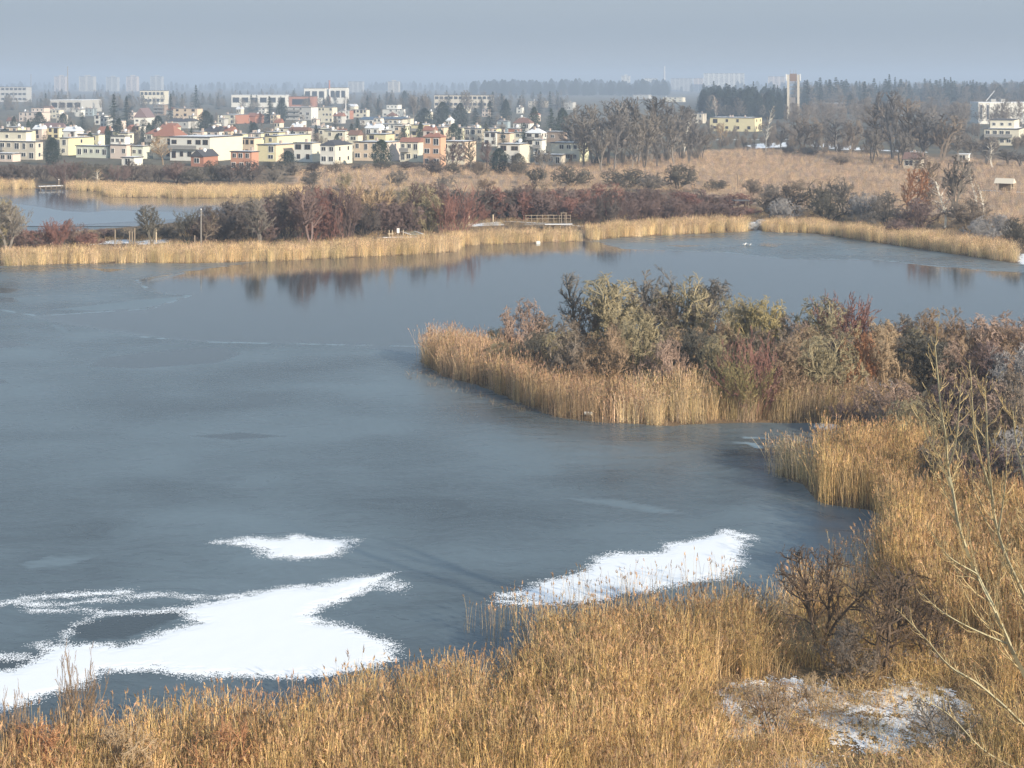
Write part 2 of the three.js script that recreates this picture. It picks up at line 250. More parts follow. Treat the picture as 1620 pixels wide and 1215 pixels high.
function iceTexture(x0, x1, z0, z1, w, h) {
  const col = new Uint8Array(w * h * 4), rough = new Uint8Array(w * h * 4), cb = cracks.map(bounds);
  for (let j = 0; j < h; j++) for (let i = 0; i < w; i++) {
    const x = lerp(x0, x1, (i + 0.5) / w), z = lerp(z0, z1, (j + 0.5) / h), wx = x + 1.2 * fbm(x * 0.09, z * 0.12, 2), wz = z + 1.2 * fbm(x * 0.09 + 40, z * 0.12, 2);
    const big = fbm(wx * 0.035, wz * 0.05, 3), streak = fbm(wx * 0.16 + 30, wz * 0.75, 3), fine = fbm(wx * 0.9, wz * 3.2, 2), grain = simplex.noise(x * 6, z * 6);
    let a = 0.128 + 0.075 * big + 0.03 * streak + 0.018 * fine, r = 0.29 + 0.08 * streak + 0.06 * big, blue = 1;
    const dark = Math.max(0, streak * 0.8 + fine * 0.6 - 0.55); a -= dark * 0.16; r -= dark * 0.3;
    const open = signedFast(openWater, x, z), k = smoothstep(open + 0.8 * fbm(x * 0.2, z * 0.5, 2), -0.6, 1.2);
    a = lerp(a, 0.06 + 0.012 * streak, k); r = lerp(r, 0.035 + 0.03 * Math.max(0, streak), k);
    const bk = near(blackIce, x, z), mk = near(milky, x, z);
    if (bk > -0.8) { const t = smoothstep(bk + 0.25 * fine, -0.15, 0.2); a = lerp(a, 0.055, t); r = lerp(r, 0.13, t); }
    if (mk > -0.8) { const t = 0.5 * smoothstep(mk + 0.3 * fine, -0.3, 0.5); a = lerp(a, 0.27, t); r = lerp(r, 0.45, t); }
    for (let q = 0; q < cracks.length; q++) { const b = cb[q]; if (x > b[0] - 1 && x < b[1] + 1 && z > b[2] - 1 && z < b[3] + 1) { const d = toEdge(cracks[q], x, z, true) + 0.25 * fine; const t = smoothstep(0.36 - d, 0, 0.22) * smoothstep(fbm(x * 0.3, z * 0.3 + q * 7, 2), -0.3, 0.2); a = lerp(a, 0.34, t * 0.8); r = lerp(r, 0.5, t); } }
    const fleck = grain > 0.86 && fbm(x * 0.4, z * 0.4 + 60, 2) > 0.25 ? 0.12 : 0; a += fleck * 0.6;
    a = Math.max(0.02, a); const o = (j * w + i) * 4, g = (v) => Math.round(255 * clamp(v, 0, 1));
    col[o] = g(a * 0.77); col[o + 1] = g(a); col[o + 2] = g(a * 1.14); col[o + 3] = 255;
    rough[o] = rough[o + 1] = rough[o + 2] = g(r); rough[o + 3] = 255;
  }
  const mk = (d) => { const t = new THREE.DataTexture(d, w, h); t.magFilter = THREE.LinearFilter; t.minFilter = THREE.LinearMipmapLinearFilter; t.generateMipmaps = true; t.needsUpdate = true; return t; };
  return [mk(col), mk(rough)];
}
const waterBox = bounds(openWater);
function signedFast(p, x, z) { if (z > waterBox[3] + 3 || z < waterBox[2] - 3) return -9; return signed(p, x, z); }
const rippleTex = noiseTexture(256, (u, v) => { const s = 128 + 90 * tile(u, v, 9, 4, 2); return [s, s, s]; }, false);
{
  const near_ = [-46, 46, -112, -47], far_ = [-100, 100, -262, -112];
  const geos = [near_, far_].map(([x0, x1, z0, z1]) => {
    const g = new THREE.PlaneGeometry(x1 - x0, z1 - z0, 1, 1).rotateX(-Math.PI / 2).translate((x0 + x1) / 2, 0, (z0 + z1) / 2), p = g.attributes.position, uv = [], uv1 = [];
    for (let i = 0; i < p.count; i++) { uv.push((p.getX(i) - x0) / (x1 - x0), (p.getZ(i) - z0) / (z1 - z0)); uv1.push(p.getX(i) / 6, p.getZ(i) / 2.2); }
    g.setAttribute('uv', new THREE.Float32BufferAttribute(uv, 2)); g.setAttribute('uv1', new THREE.Float32BufferAttribute(uv1, 2)); return g;
  });
  const ripple = rippleTex.clone(); ripple.channel = 1;
  const m = [iceTexture(...near_, 1536, 1088), iceTexture(...far_, 1536, 1152)].map(([col, rough]) => new THREE.MeshPhysicalMaterial({ name: 'ice', map: col, roughnessMap: rough, roughness: 1, ior: 1.33, bumpMap: ripple, bumpScale: 0.0042 }));
  tag(top('pond_ice', mergeGeometries(geos, true), m), 'frozen grey-blue pond with open water by the far reeds', 'water', null, 'structure');
  // wings of the same ice beyond the near strip's sides
  const b = top('back_pond_ice', new THREE.PlaneGeometry(140, 140, 1, 1).rotateX(-Math.PI / 2).translate(-110, 0, -333), new THREE.MeshPhysicalMaterial({ name: 'dark_water', color: C(0.05, 0.06, 0.075), roughness: 0.09, ior: 1.33 }));
  tag(b, 'second smaller pond behind the shrubby bank', 'water', null, 'structure');
  const sheet = (list, y) => { const s = new THREE.Shape(poly(list).map(([x, z]) => new THREE.Vector2(x, -z))); return new THREE.ShapeGeometry(s).rotateX(-Math.PI / 2).translate(0, y, 0); };
  tag(top('ice_floe', sheet([[-300, 322], [20, 322], [66, 328], [100, 334], [140, 336], [180, 333], [290, 336], [350, 340], [280, 347], [100, 357], [-300, 362]], 0.012), mat('pale_ice', [0.20, 0.24, 0.28], 0.35)), 'pale sheet of ice on the second pond', 'ice', null, 'structure');
}

// ---------------------------------------------------------------- snow lying on ice and ground
const snowMat = mat('snow', [0.86, 0.87, 0.89], 0.75);
function snow(label, shapes, streaks, cell, edge, grit, lift, broken) {
  const ps = shapes.map(poly), ss = streaks.map(([w, l]) => [w, poly(l)]), all = bounds([...ps, ...ss.map((s) => s[1])].flat());
  const pos = [], idx = [], x0 = all[0] - 1.5, z0 = all[2] - 1.5, nx = Math.ceil((all[1] - all[0] + 3) / cell), nz = Math.ceil((all[3] - all[2] + 3) / cell);
  const val = new Float32Array((nx + 1) * (nz + 1)), id = new Int32Array((nx + 1) * (nz + 1)).fill(-1);
  for (let j = 0; j <= nz; j++) for (let i = 0; i <= nx; i++) {
    const x = x0 + i * cell, z = z0 + j * cell; let v = -9;
    for (const p of ps) v = Math.max(v, signed(p, x, z));
    for (const [w, l] of ss) v = Math.max(v, w - toEdge(l, x, z, true));
    v = broken ? Math.min(v, 0.45) + 0.9 * fbm(x * 0.9 + 7, z * 0.8, 3) + 0.5 * fbm(x * 3.1, z * 2.4, 2) - broken : Math.min(v, 1.5);
    val[j * (nx + 1) + i] = v + edge * (0.55 * fbm(x * 0.35 + 3, z * 0.7, 3) + 0.45 * fbm(x * 1.3, z * 2.6, 3));
  }
  const vert = (i, j) => { const k = j * (nx + 1) + i; if (id[k] < 0) { const x = x0 + i * cell, z = z0 + j * cell; id[k] = pos.length / 3; pos.push(x, (lift ? landAt(x, z) + 0.015 : 0.004) + 0.03 * clamp(val[k] / 0.8, 0, 1) + 0.004 * (1 + fbm(x * 0.5, z * 0.4, 2)), z); } return id[k]; };
  seed(77);
  for (let j = 0; j < nz; j++) for (let i = 0; i < nx; i++) {
    const v = (val[j * (nx + 1) + i] + val[(j + 1) * (nx + 1) + i + 1]) / 2;
    if (v < (rnd() - 0.62) * grit * (0.6 + rnd())) continue;
    const a = vert(i, j), b = vert(i + 1, j), c = vert(i, j + 1), d = vert(i + 1, j + 1); idx.push(a, c, b, b, c, d);
  }
  const g = new THREE.BufferGeometry(); g.setAttribute('position', new THREE.Float32BufferAttribute(pos, 3)); g.setIndex(idx); g.computeVertexNormals();
  return tag(top('snow', g, snowMat), label, 'snow', 'patches of thin wind-blown snow', 'stuff');
}
snow('large wind-blown snow patch on the ice behind the near reeds', [[[-90, 1150], [0, 1122], [60, 1104], [130, 1084], [160, 1062], [240, 1058], [290, 1068], [400, 1071], [480, 1071], [560, 1062], [612, 1046], [627, 1031], [600, 1011], [560, 996], [510, 986], [494, 975], [508, 962], [540, 950], [575, 934], [615, 908], [570, 914], [500, 927], [450, 930], [400, 940], [365, 948], [320, 955], [280, 964], [300, 975], [312, 986], [260, 1000], [225, 1015], [185, 1026], [170, 1020], [100, 1022], [60, 1020], [72, 1031], [50, 1048], [20, 1062], [-90, 1068]]],
  [[0.1, [[-60, 962], [0, 956], [40, 946], [120, 941], [200, 936]]], [0.02, [[30, 955], [90, 958], [150, 950], [260, 940], [330, 946], [400, 940]]], [-0.02, [[50, 966], [140, 964], [165, 970], [240, 968], [300, 962]]], [-0.1, [[165, 972], [115, 990], [98, 1014]]], [0.06, [[-60, 1042], [0, 1039], [60, 1040]]]], 0.042, 0.6, 0.7);
snow('small oval snow patch alone on the dark ice', [[[362, 858], [390, 852], [450, 853], [465, 847], [480, 851], [540, 856], [549, 865], [530, 878], [470, 884], [430, 881], [418, 870], [395, 862]]], [[0.12, [[350, 857], [420, 854], [560, 857]]]], 0.045, 0.6, 0.75);
snow('bright snow patch on the ice with reeds standing through it', [[[800, 941], [850, 926], [930, 901], [950, 881], [980, 876], [1050, 876], [1060, 861], [1090, 856], [1130, 846], [1150, 843], [1176, 856], [1172, 880], [1162, 900], [1140, 914], [1080, 922], [1020, 934], [960, 945], [900, 954], [850, 950]]], [[0.2, [[1150, 842], [1190, 852]]], [0.1, [[790, 952], [850, 955], [900, 956]]]], 0.048, 0.7, 0.7);
snow('little snow fleck on the ice beside the large patch', [[[612, 926], [625, 922], [634, 927], [622, 931]]], [], 0.05, 0.6, 1.1);
snow('speckled snow in the reed clearing', [[[1140, 1100], [1180, 1084], [1250, 1082], [1330, 1100], [1400, 1100], [1420, 1085], [1500, 1105], [1545, 1130], [1480, 1185], [1400, 1205], [1340, 1200], [1310, 1165], [1250, 1160], [1200, 1188], [1140, 1180]], [[1385, 1040], [1480, 1035], [1500, 1055], [1400, 1060]]], [], 0.05, 0.5, 0.5, true, 0.24);
snow('narrow snowy strip at the bottom edge below the reeds', [[[1120, 1216], [1190, 1212], [1250, 1214], [1300, 1226], [1300, 1262], [1120, 1270]]], [], 0.055, 1.0, 1.2, true);
snow('snow on the bank behind the far reeds, left of the wooden posts', [[[165, 386], [180, 382], [207, 381], [207, 386], [190, 388]]], [[0.5, [[120, 390], [165, 388], [200, 387]]]], 0.2, 0.8, 0.5, true);
snow('snow on the bank behind the far reeds, beside the pole', [[[216, 384], [262, 381], [264, 386], [220, 390]]], [], 0.2, 1.2, 0.9, true);
snow('snowy strip on the bank by the pale boulders', [[[1184, 354], [1204, 353], [1206, 356], [1186, 357]], [[1242, 350], [1262, 352], [1290, 357], [1246, 357]]], [[0.5, [[1262, 353], [1300, 358], [1330, 362]]]], 0.2, 0.8, 0.6, true);
snow('snow strip across the meadow under the far trees', [[[1180, 231], [1215, 227], [1245, 226], [1250, 233], [1195, 236]], [[1290, 227], [1330, 230], [1370, 236], [1385, 239], [1330, 238], [1290, 232]]], [[2.2, [[1370, 237], [1420, 240], [1460, 242]]], [1.2, [[1130, 222], [1180, 222], [1250, 221]]]], 0.9, 4, 2.5, true);
snow('snow on the trail beside the wooden shelter', [], [[0.7, [[1550, 303], [1580, 304], [1625, 306], [1660, 308]]]], 0.35, 0.9, 0.6, true);
snow('snow heap at the water edge right of the far reeds', [[[1610, 414], [1618, 404], [1660, 402], [1660, 424], [1620, 420]]], [], 0.2, 0.9, 0.6, true);
snow('snow on the bank between the shrubs of the spit', [[[1352, 612], [1405, 606], [1412, 618], [1360, 622]]], [], 0.1, 1.2, 1.0, true);
snow('frost at the water edge in the inner bay', [[[1290, 674], [1318, 670], [1326, 676], [1300, 680]]], [], 0.09, 0.7, 0.8);
snow('patch of snow left of the jetty posts on the far bank', [[[737, 357], [790, 353], [797, 358], [745, 361]]], [[0.4, [[800, 352], [850, 355], [918, 360]]]], 0.2, 0.8, 0.6, true);

// ---------------------------------------------------------------- reeds
function reedClump(n, stalks, radius, thick, leafy, plumeSize) {
  seed(n);
  const s = new Sticks(true);
  for (let k = 0; k < stalks; k++) {
    const a = rr(0, 6.283), q = radius * Math.sqrt(rnd()), h = rr(0.72, 1.06), lean = rnd() < 0.12 ? rr(0.2, 0.5) : rr(0, 0.17), la = rr(0, 6.283), b = V(Math.cos(a) * q, 0, Math.sin(a) * q), pts = [b];
    for (let i = 1; i <= 3; i++) { const t = i / 3; pts.push(V(b.x + Math.cos(la) * lean * t * t, h * t, b.z + Math.sin(la) * lean * t * t)); }
    const v = Math.pow(rnd(), 1.25) * 1.4 + 0.3, w = rr(0.9, 1.05); s.col = [v, v * w, v * w * rr(0.8, 1.1)];
    s.path(pts, thick, thick * 0.6);
    for (let l = 0; l < leafy; l++) {
      const t = rr(0.15, 0.92), i = Math.min(2, Math.floor(t * 3)), p = pts[i].clone().lerp(pts[i + 1], t * 3 - i), az = rr(0, 6.283), L = rr(0.09, 0.17), o = V(Math.cos(az), 0, Math.sin(az)), u = V(-o.z, 0, o.x).multiplyScalar(thick * rr(1, 1.7)), e = p.clone().addScaledVector(o, L * rr(0.35, 0.8)).add(V(0, L * rr(-0.5, 0.6), 0));
      const lv = v * rr(0.6, 1.05); s.col = [lv, lv * 0.95, lv * 0.85]; s.tri(p.clone().sub(u), p.clone().add(u), e);
    }
    if (rnd() < plumeSize * 2) {
      const tip = pts[3], az = la + rr(-0.6, 0.6), o = V(Math.cos(az), 0, Math.sin(az)), pv = rr(0.45, 0.85); s.col = [pv * 0.92, pv * 0.78, pv * 0.8];
      for (let m = 0; m < 5; m++) { const p = tip.clone().add(V(0, 0.012 * m - 0.03, 0)), e = p.clone().addScaledVector(o, rr(0.015, 0.05)).add(V(rr(-0.02, 0.02), rr(0.01, 0.07), rr(-0.02, 0.02))), u = V(rr(-1, 1), rr(-0.4, 0.4), rr(-1, 1)).multiplyScalar(0.011); s.tri(p.clone().sub(u), e, p.clone().add(u)); }
    }
  }
  return s.geo();
}
const reedGeo = [reedClump(31, 18, 0.19, 0.0023, 2, 0.26), reedClump(32, 15, 0.17, 0.0026, 2, 0.24), reedClump(33, 20, 0.2, 0.0021, 3, 0.28)];
const looseGeo = [reedClump(34, 3, 0.12, 0.0024, 2, 0.3)];
const reedMat = new THREE.MeshStandardMaterial({ name: 'straw', color: C(1, 1, 1), vertexColors: true, roughness: 0.7, side: THREE.DoubleSide });
const STRAW = { gold: [0.67, 0.48, 0.24], pale: [0.78, 0.61, 0.38], dull: [0.45, 0.335, 0.205], rosy: [0.63, 0.45, 0.28], grass: [0.58, 0.425, 0.295] };
function bed(label, list, high, density, tone, o = {}) {
  const p = poly(list), b = bounds(p), spots = [];
  seed(o.seed ?? Math.round(Math.abs(list[0][0]) * 7 + list[0][1]));
  const n = Math.round((b[1] - b[0]) * (b[3] - b[2]) * density);
  for (let k = 0; k < n; k++) {
    const x = rr(b[0], b[1]), z = rr(b[2], b[3]), e = 0.5 * fbm(x * 0.5, z * 0.5, 2);
    if (!inside(p, x + e, z + e) || (o.hole && inside(o.hole, x, z))) continue;
    if (o.patchy && fbm(x * 0.3 + 5, z * 0.3, 3) < o.patchy - rnd() * 0.4) continue;
    spots.push([x, z]);
  }
  const kinds = o.loose ? looseGeo : reedGeo, root = kinds.length > 1 ? thing(o.name ?? 'reed_bed') : null;
  kinds.forEach((geo, q) => {
    const mine = spots.filter((_, i) => i % kinds.length === q), im = shade(new THREE.InstancedMesh(geo, reedMat, Math.max(1, mine.length))), m = new THREE.Matrix4(), quat = new THREE.Quaternion(), c = new THREE.Color();
    mine.forEach(([x, z], i) => {
      const wave = fbm(x * 0.16, z * 0.16, 3), h = high * (1 + 0.28 * wave + rr(-0.25, 0.12)) * (o.hole ? 0.45 + 0.55 * smoothstep(toEdge(o.hole, x, z), 0, 2.2) : 1) * (o.thin ? 0.8 + 0.2 * smoothstep(toEdge(p, x, z), 0, 2.5) : 1), f = rr(0.85, 1.15), base = STRAW[tone], v = (1 + 0.42 * fbm(x * 0.3 + 50, z * 0.3, 3)) * rr(0.72, 1.22) * (rnd() < 0.14 ? 0.7 : 1);
      quat.setFromEuler(new THREE.Euler(rr(-0.06, 0.06), rr(0, 6.283), rr(-0.06, 0.06)));
      im.setMatrixAt(i, m.compose(V(x, Math.max(-0.05, landAt(x, z) - 0.05), z), quat, V(2.6 * f, h, 2.6 * f)));
      im.setColorAt(i, c.setRGB(base[0] * v, base[1] * v * rr(0.94, 1.04), base[2] * v * rr(0.8, 1.1)));
    });
    im.name = root ? 'stalks' : numbered(o.name ?? 'reeds'); im.userData.kind = 'stuff'; (root ?? scene).add(im);
    if (!root) tag(im, label, 'reeds', null, 'stuff');
  });
  if (root) tag(root, label, 'reeds', null, 'stuff');
}
const clearing = poly([[1140, 1092], [1190, 1078], [1330, 1092], [1420, 1080], [1520, 1105], [1540, 1150], [1500, 1200], [1440, 1230], [1340, 1235], [1300, 1190], [1270, 1165], [1200, 1195], [1140, 1190]]);
bed('wide golden reed bed along the near edge of the frozen pond', [[-120, 1360], [-120, 1250], [0, 1243], [200, 1200], [450, 1180], [620, 1135], [700, 1118], [778, 1112], [788, 1126], [800, 1118], [812, 1064], [850, 1043], [1000, 1025], [1180, 992], [1285, 948], [1395, 932], [1400, 1000], [1330, 1012], [1255, 1062], [1235, 1078], [1140, 1088], [1125, 1120], [1150, 1200], [1130, 1235], [1120, 1360], [420, 1360]], 2.6, 6, 'gold', { thin: true, patchy: -0.34, hole: poly([[1235, 1000], [1300, 975], [1400, 980], [1490, 1030], [1470, 1100], [1260, 1100]]) });
bed('tall golden reeds filling the right bank below the spit', [[1398, 885], [1400, 838], [1450, 818], [1620, 842], [1800, 850], [1800, 1110], [1600, 1065], [1450, 1005], [1398, 950]], 3.0, 6, 'gold');
bed('sparse reeds and sedge round the snowy clearing', [[1250, 1065], [1330, 1012], [1400, 1000], [1600, 1065], [1800, 1110], [1800, 1360], [1160, 1360], [1130, 1200], [1140, 1165], [1200, 1172], [1235, 1078]], 1.5, 6, 'gold', { hole: clearing, patchy: 0.06 });
bed('low grass tufts poking through the snowy clearing', [[1150, 1100], [1300, 1095], [1420, 1090], [1530, 1115], [1520, 1200], [1400, 1225], [1300, 1190], [1150, 1190]], 0.55, 3.5, 'gold', { patchy: 0.0, name: 'grass_tufts' });
bed('bright reed clump at the mouth of the inner bay', [[1290, 778], [1298, 748], [1340, 738], [1450, 735], [1500, 800], [1400, 812], [1300, 798]], 3.0, 6.5, 'gold');
bed('small pale reed tuft standing in the ice before the bay', [[1216, 748], [1230, 738], [1270, 738], [1292, 748], [1290, 768], [1258, 762]], 2.3, 4, 'pale');
bed('reed fringe along the tip of the shrubby spit', [[665, 574], [676, 564], [720, 566], [760, 572], [830, 598], [900, 628], [960, 642], [1005, 645], [1005, 671], [950, 669], [880, 661], [830, 641], [760, 611], [700, 596]], 2.7, 5, 'rosy', { patchy: -0.3 });
bed('tallest bright reeds at the front of the spit', [[970, 650], [1060, 646], [1120, 650], [1150, 668], [1050, 674], [985, 671]], 3.2, 5.5, 'pale', { thin: true, patchy: -0.3 });
bed('dull brown reeds at the back of the inner bay', [[1145, 668], [1190, 645], [1380, 640], [1385, 668], [1330, 672], [1280, 670]], 2.7, 3.4, 'dull');
bed('far shore reeds at the left edge', [[6, 421], [100, 418], [232, 416], [232, 410], [6, 412]], 1.9, 5, 'pale', { patchy: -0.3 });
bed('far shore reeds around a rounded heap', [[236, 416], [300, 417], [416, 414], [416, 405], [300, 408], [236, 409]], 2.1, 5, 'pale', { patchy: -0.3 });
bed('far shore reeds below the pole trees', [[424, 414], [520, 410], [520, 402], [424, 406]], 1.9, 5, 'pale', { patchy: -0.3 });
bed('far shore reeds below the jetty and white board', [[524, 410], [640, 404], [720, 399], [734, 390], [722, 388], [640, 395], [524, 402]], 2.0, 5, 'pale', { patchy: -0.3 });
bed('far shore reeds below the wooden frames', [[724, 390], [736, 389], [860, 384], [920, 382], [912, 379], [860, 379], [730, 383]], 1.8, 5, 'pale', { patchy: -0.3 });
bed('long far shore reeds left of the boulders', [[930, 381], [980, 376], [1100, 370], [1183, 367], [1183, 361], [1100, 363], [980, 369], [930, 375]], 2.1, 5, 'pale', { patchy: -0.3 });
bed('far shore reeds right of the boulders', [[1207, 367], [1290, 369], [1340, 377], [1340, 370], [1290, 362], [1207, 361]], 1.8, 5, 'pale', { patchy: -0.3 });
bed('far right reeds bordering the open water', [[1340, 377], [1420, 389], [1500, 401], [1580, 413], [1608, 416], [1608, 404], [1500, 391], [1420, 379], [1340, 370]], 2.1, 5, 'pale', { patchy: -0.3 });
bed('reeds at the left end of the second pond', [[-80, 301], [55, 299], [52, 296], [-80, 296]], 1.9, 2.4, 'pale');
bed('reeds along the far side of the second pond', [[105, 301], [160, 304], [166, 312], [300, 314], [420, 313], [480, 311], [480, 304], [300, 305], [160, 299], [105, 298]], 2.0, 2.4, 'pale', { patchy: -0.3 });
bed('tiny reed islet in the far ice beside the gulls', [[1200, 391], [1230, 391], [1226, 387], [1204, 387]], 0.5, 5, 'dull', { loose: true, name: 'reed_tuft' });
bed('thin scattered reed stalks in the ice by the bright snow patch', [[700, 1000], [760, 985], [800, 975], [850, 960], [960, 955], [1100, 935], [1165, 925], [1180, 960], [1000, 1015], [850, 1035], [800, 1050], [760, 1010]], 2.2, 2.2, 'gold', { loose: true, name: 'reed_stalks' });
bed('single reed stalks standing in the ice of the right corner', [[1280, 925], [1340, 905], [1396, 880], [1398, 925], [1300, 945]], 2.5, 2.6, 'pale', { loose: true, name: 'reed_stalks' });
bed('loose reed stalks before the large snow patch', [[-60, 1225], [60, 1198], [200, 1178], [450, 1160], [610, 1128], [640, 1138], [450, 1175], [200, 1192], [-60, 1245]], 3.1, 2.6, 'rosy', { loose: true, name: 'reed_stalks' });
bed('broken straw stubble in the ice off the spit', [[640, 585], [665, 570], [700, 600], [760, 615], [840, 648], [820, 655], [720, 622], [645, 600]], 0.45, 2.2, 'dull', { loose: true, name: 'reed_stubble' });
bed('tall dry grass of the meadow before the houses', [[470, 268], [830, 262], [935, 258], [1000, 249], [1180, 238], [1430, 250], [1640, 260], [1750, 262], [1750, 372], [1640, 366], [1500, 340], [1200, 326], [1100, 306], [830, 304], [700, 308], [560, 304], [470, 300]], 1.25, 0.34, 'grass', { name: 'meadow_grass' });
bed('dry grass on the far bank under the shrubs', [[-100, 405], [500, 392], [900, 370], [1180, 355], [1500, 380], [1640, 400], [1640, 350], [1200, 330], [900, 340], [500, 355], [-100, 378]], 0.8, 0.55, 'dull', { name: 'bank_grass' });
bed('low brown grass under the shrubs of the spit', [[700, 585], [760, 575], [1000, 560], [1700, 560], [1700, 800], [1460, 790], [1400, 700], [1340, 668], [1000, 660], [860, 630]], 0.9, 1.6, 'dull', { name: 'bank_grass' });

// ---------------------------------------------------------------- shrubs and trees round the water
plants([
  [790, 568, 517, 67, 'dome', 'olive'], [826, 576, 472, 95, 'dome', 'pink'], [872, 572, 494, 104, 'dome', 'greybrown'], [914, 548, 425, 68, 'tree', 'grey'], [962, 560, 431, 137, 'thorn', 'olive'], [1020, 556, 422, 134, 'thorn', 'grey'],
  [1080, 560, 429, 137, 'thorn', 'olive'], [1126, 562, 439, 106, 'thorn', 'grey'], [1163, 585, 463, 117, 'dome', 'olive'], [1208, 590, 465, 102, 'dome', 'yellow'], [1252, 595, 494, 105, 'dome', 'brown'], [1306, 600, 466, 122, 'dome', 'olive'],
  [1340, 600, 480, 110, 'osier', 'red'], [1422, 600, 494, 102, 'dome', 'greybrown'], [1482, 600, 481, 117, 'dome', 'brown'], [1542, 600, 494, 117, 'dome', 'pink'], [1606, 600, 492, 122, 'dome', 'pink'], [1390, 602, 500, 85, 'dome', 'tan'],
 [1180, 580, 478, 90, 'dome', 'greybrown'], [935, 556, 462, 90, 'dome', 'brown'], [1050, 566, 470, 110, 'dome', 'greybrown'], [1275, 606, 505, 90, 'dome', 'pink'], [1455, 606, 515, 90, 'dome', 'olive'], [1575, 606, 515, 100, 'dome', 'brown'],
], 'along the back of the spit', 'shrubs on the spit');
plants([
  [802, 602, 538, 85, 'dome', 'olive'], [852, 612, 523, 107, 'dome', 'dark'], [905, 632, 522, 110, 'dome', 'greybrown'], [960, 640, 511, 120, 'dome', 'brown'], [1012, 622, 484, 120, 'dome', 'olive'], [1052, 648, 531, 107, 'dome', 'pink'],
  [1102, 632, 511, 117, 'dome', 'dark'], [1148, 648, 521, 107, 'dome', 'olive'], [1192, 660, 540, 120, 'osier', 'red'], [1175, 664, 575, 92, 'osier', 'yellow'], [1245, 652, 531, 107, 'dome', 'brown'], [1302, 648, 521, 142, 'dome', 'olive'], [1358, 640, 523, 95, 'dome', 'rust'],
  [1402, 640, 511, 93, 'dome', 'tan'], [1452, 642, 521, 123, 'thorn', 'dark'], [1502, 642, 539, 107, 'dome', 'pink'], [1562, 645, 532, 112, 'dome', 'mauve'], [1612, 655, 542, 112, 'dome', 'frost'],
 [880, 606, 520, 90, 'dome', 'olive'], [985, 612, 505, 100, 'dome', 'greybrown'], [1080, 618, 512, 100, 'dome', 'tan'], [1130, 615, 505, 100, 'dome', 'brown'], [1215, 622, 512, 100, 'dome', 'greybrown'], [1270, 620, 515, 100, 'dome', 'tan'], [1330, 625, 520, 100, 'dome', 'greybrown'],
], 'in the middle of the spit', 'shrubs on the spit');
plants([
  [1405, 692, 597, 127, 'dome', 'pink'], [1442, 735, 626, 137, 'dome', 'olive'], [1428, 722, 660, 64, 'pine', 'green'], [1502, 722, 595, 127, 'dome', 'mauve'], [1562, 735, 590, 142, 'dome', 'pink'], [1614, 745, 579, 122, 'dome', 'greybrown'], [1530, 770, 664, 134, 'dome', 'dark'], [1600, 775, 674, 134, 'dome', 'frost'], [1346, 690, 632, 80, 'osier', 'mauve'],
 [1490, 806, 690, 130, 'dome', 'greybrown'], [1566, 822, 700, 150, 'dome', 'mauve'], [1640, 836, 700, 150, 'dome', 'grey'],
], 'where the spit joins the right bank', 'shrubs on the spit');
plants([
  [1296, 1048, 862, 165, 'open', 'umber'], [1400, 1068, 900, 225, 'open', 'umber'], [1470, 1062, 925, 130, 'open', 'umber'], [1224, 1188, 1078, 130, 'open', 'brown'], [1290, 1150, 1070, 70, 'open', 'tan'], [656, 1196, 1098, 96, 'open', 'umber'], [1490, 1210, 1110, 130, 'open', 'grey'], [1345, 1085, 985, 110, 'dome', 'greybrown'],
], 'among the near reeds', 'shrubs among the near reeds');
plants([
  [60, 1290, 1150, 150, 'open', 'rust'], [200, 1300, 1150, 160, 'open', 'tan'], [350, 1290, 1140, 150, 'open', 'rust'], [120, 1235, 1050, 80, 'osier', 'brown'], [20, 1262, 1110, 60, 'osier', 'brown'],
], 'below the large snow patch', 'shrubs among the near reeds');
// far bank thicket, front and back rows
{
  const tone = (x) => x < 24 ? ['olive', 'grey'] : x < 150 ? ['red', 'red', 'mauve', 'red'] : x < 230 ? ['mauve', 'greybrown'] : x < 300 ? ['dusk', 'dark', 'grey'] : x < 440 ? ['dusk', 'greybrown', 'dusk', 'mauve'] : x < 560 ? ['mauve', 'dusk', 'greybrown', 'red'] : x < 690 ? ['dusk', 'greybrown', 'olive', 'mauve'] : x < 960 ? ['mauve', 'dusk', 'mauve', 'red'] : x < 1180 ? ['mauve', 'mauve', 'red'] : ['greybrown', 'grey', 'frost'];
  const bankTop = (x) => x < 24 ? 318 : x < 130 ? 346 : x < 200 ? 345 : x < 260 ? 342 : x < 330 ? 336 : x < 440 ? 322 : x < 560 ? 302 : x < 700 ? 300 : x < 960 ? 298 : 308;
  seed(501); const front = [], back = [];
  for (let x = -10; x < 1180; x += rr(22, 30)) { const y = x < 640 ? lerp(402, 384, Math.max(0, x) / 640) : lerp(378, 352, (x - 640) / 540); front.push([x, x > 150 && x < 272 ? 379 : x > 596 && x < 668 ? 372 : x > 730 && x < 925 ? 350 : y - rr(4, 8), bankTop(x) + rr(0, 22) + (x > 130 && x < 270 ? 14 : 0), rr(54, 78), pick(['dome', 'dome', 'osier']), pick(tone(x))]); }
  for (let x = 0; x < 1180; x += rr(26, 34)) { if (x > 20 && x < 320) continue; const y = x < 640 ? lerp(376, 360, x / 640) : lerp(356, 334, (x - 640) / 540); back.push([x, y, Math.min(y - 30, bankTop(x) - rr(-4, 14)), rr(60, 86), pick(['dome', 'dome', 'thorn']), pick(tone(x))]); }
  plants(front, 'fronting the far bank thicket', 'far bank thicket');
  plants(back, 'behind the far bank thicket', 'far bank thicket');
}
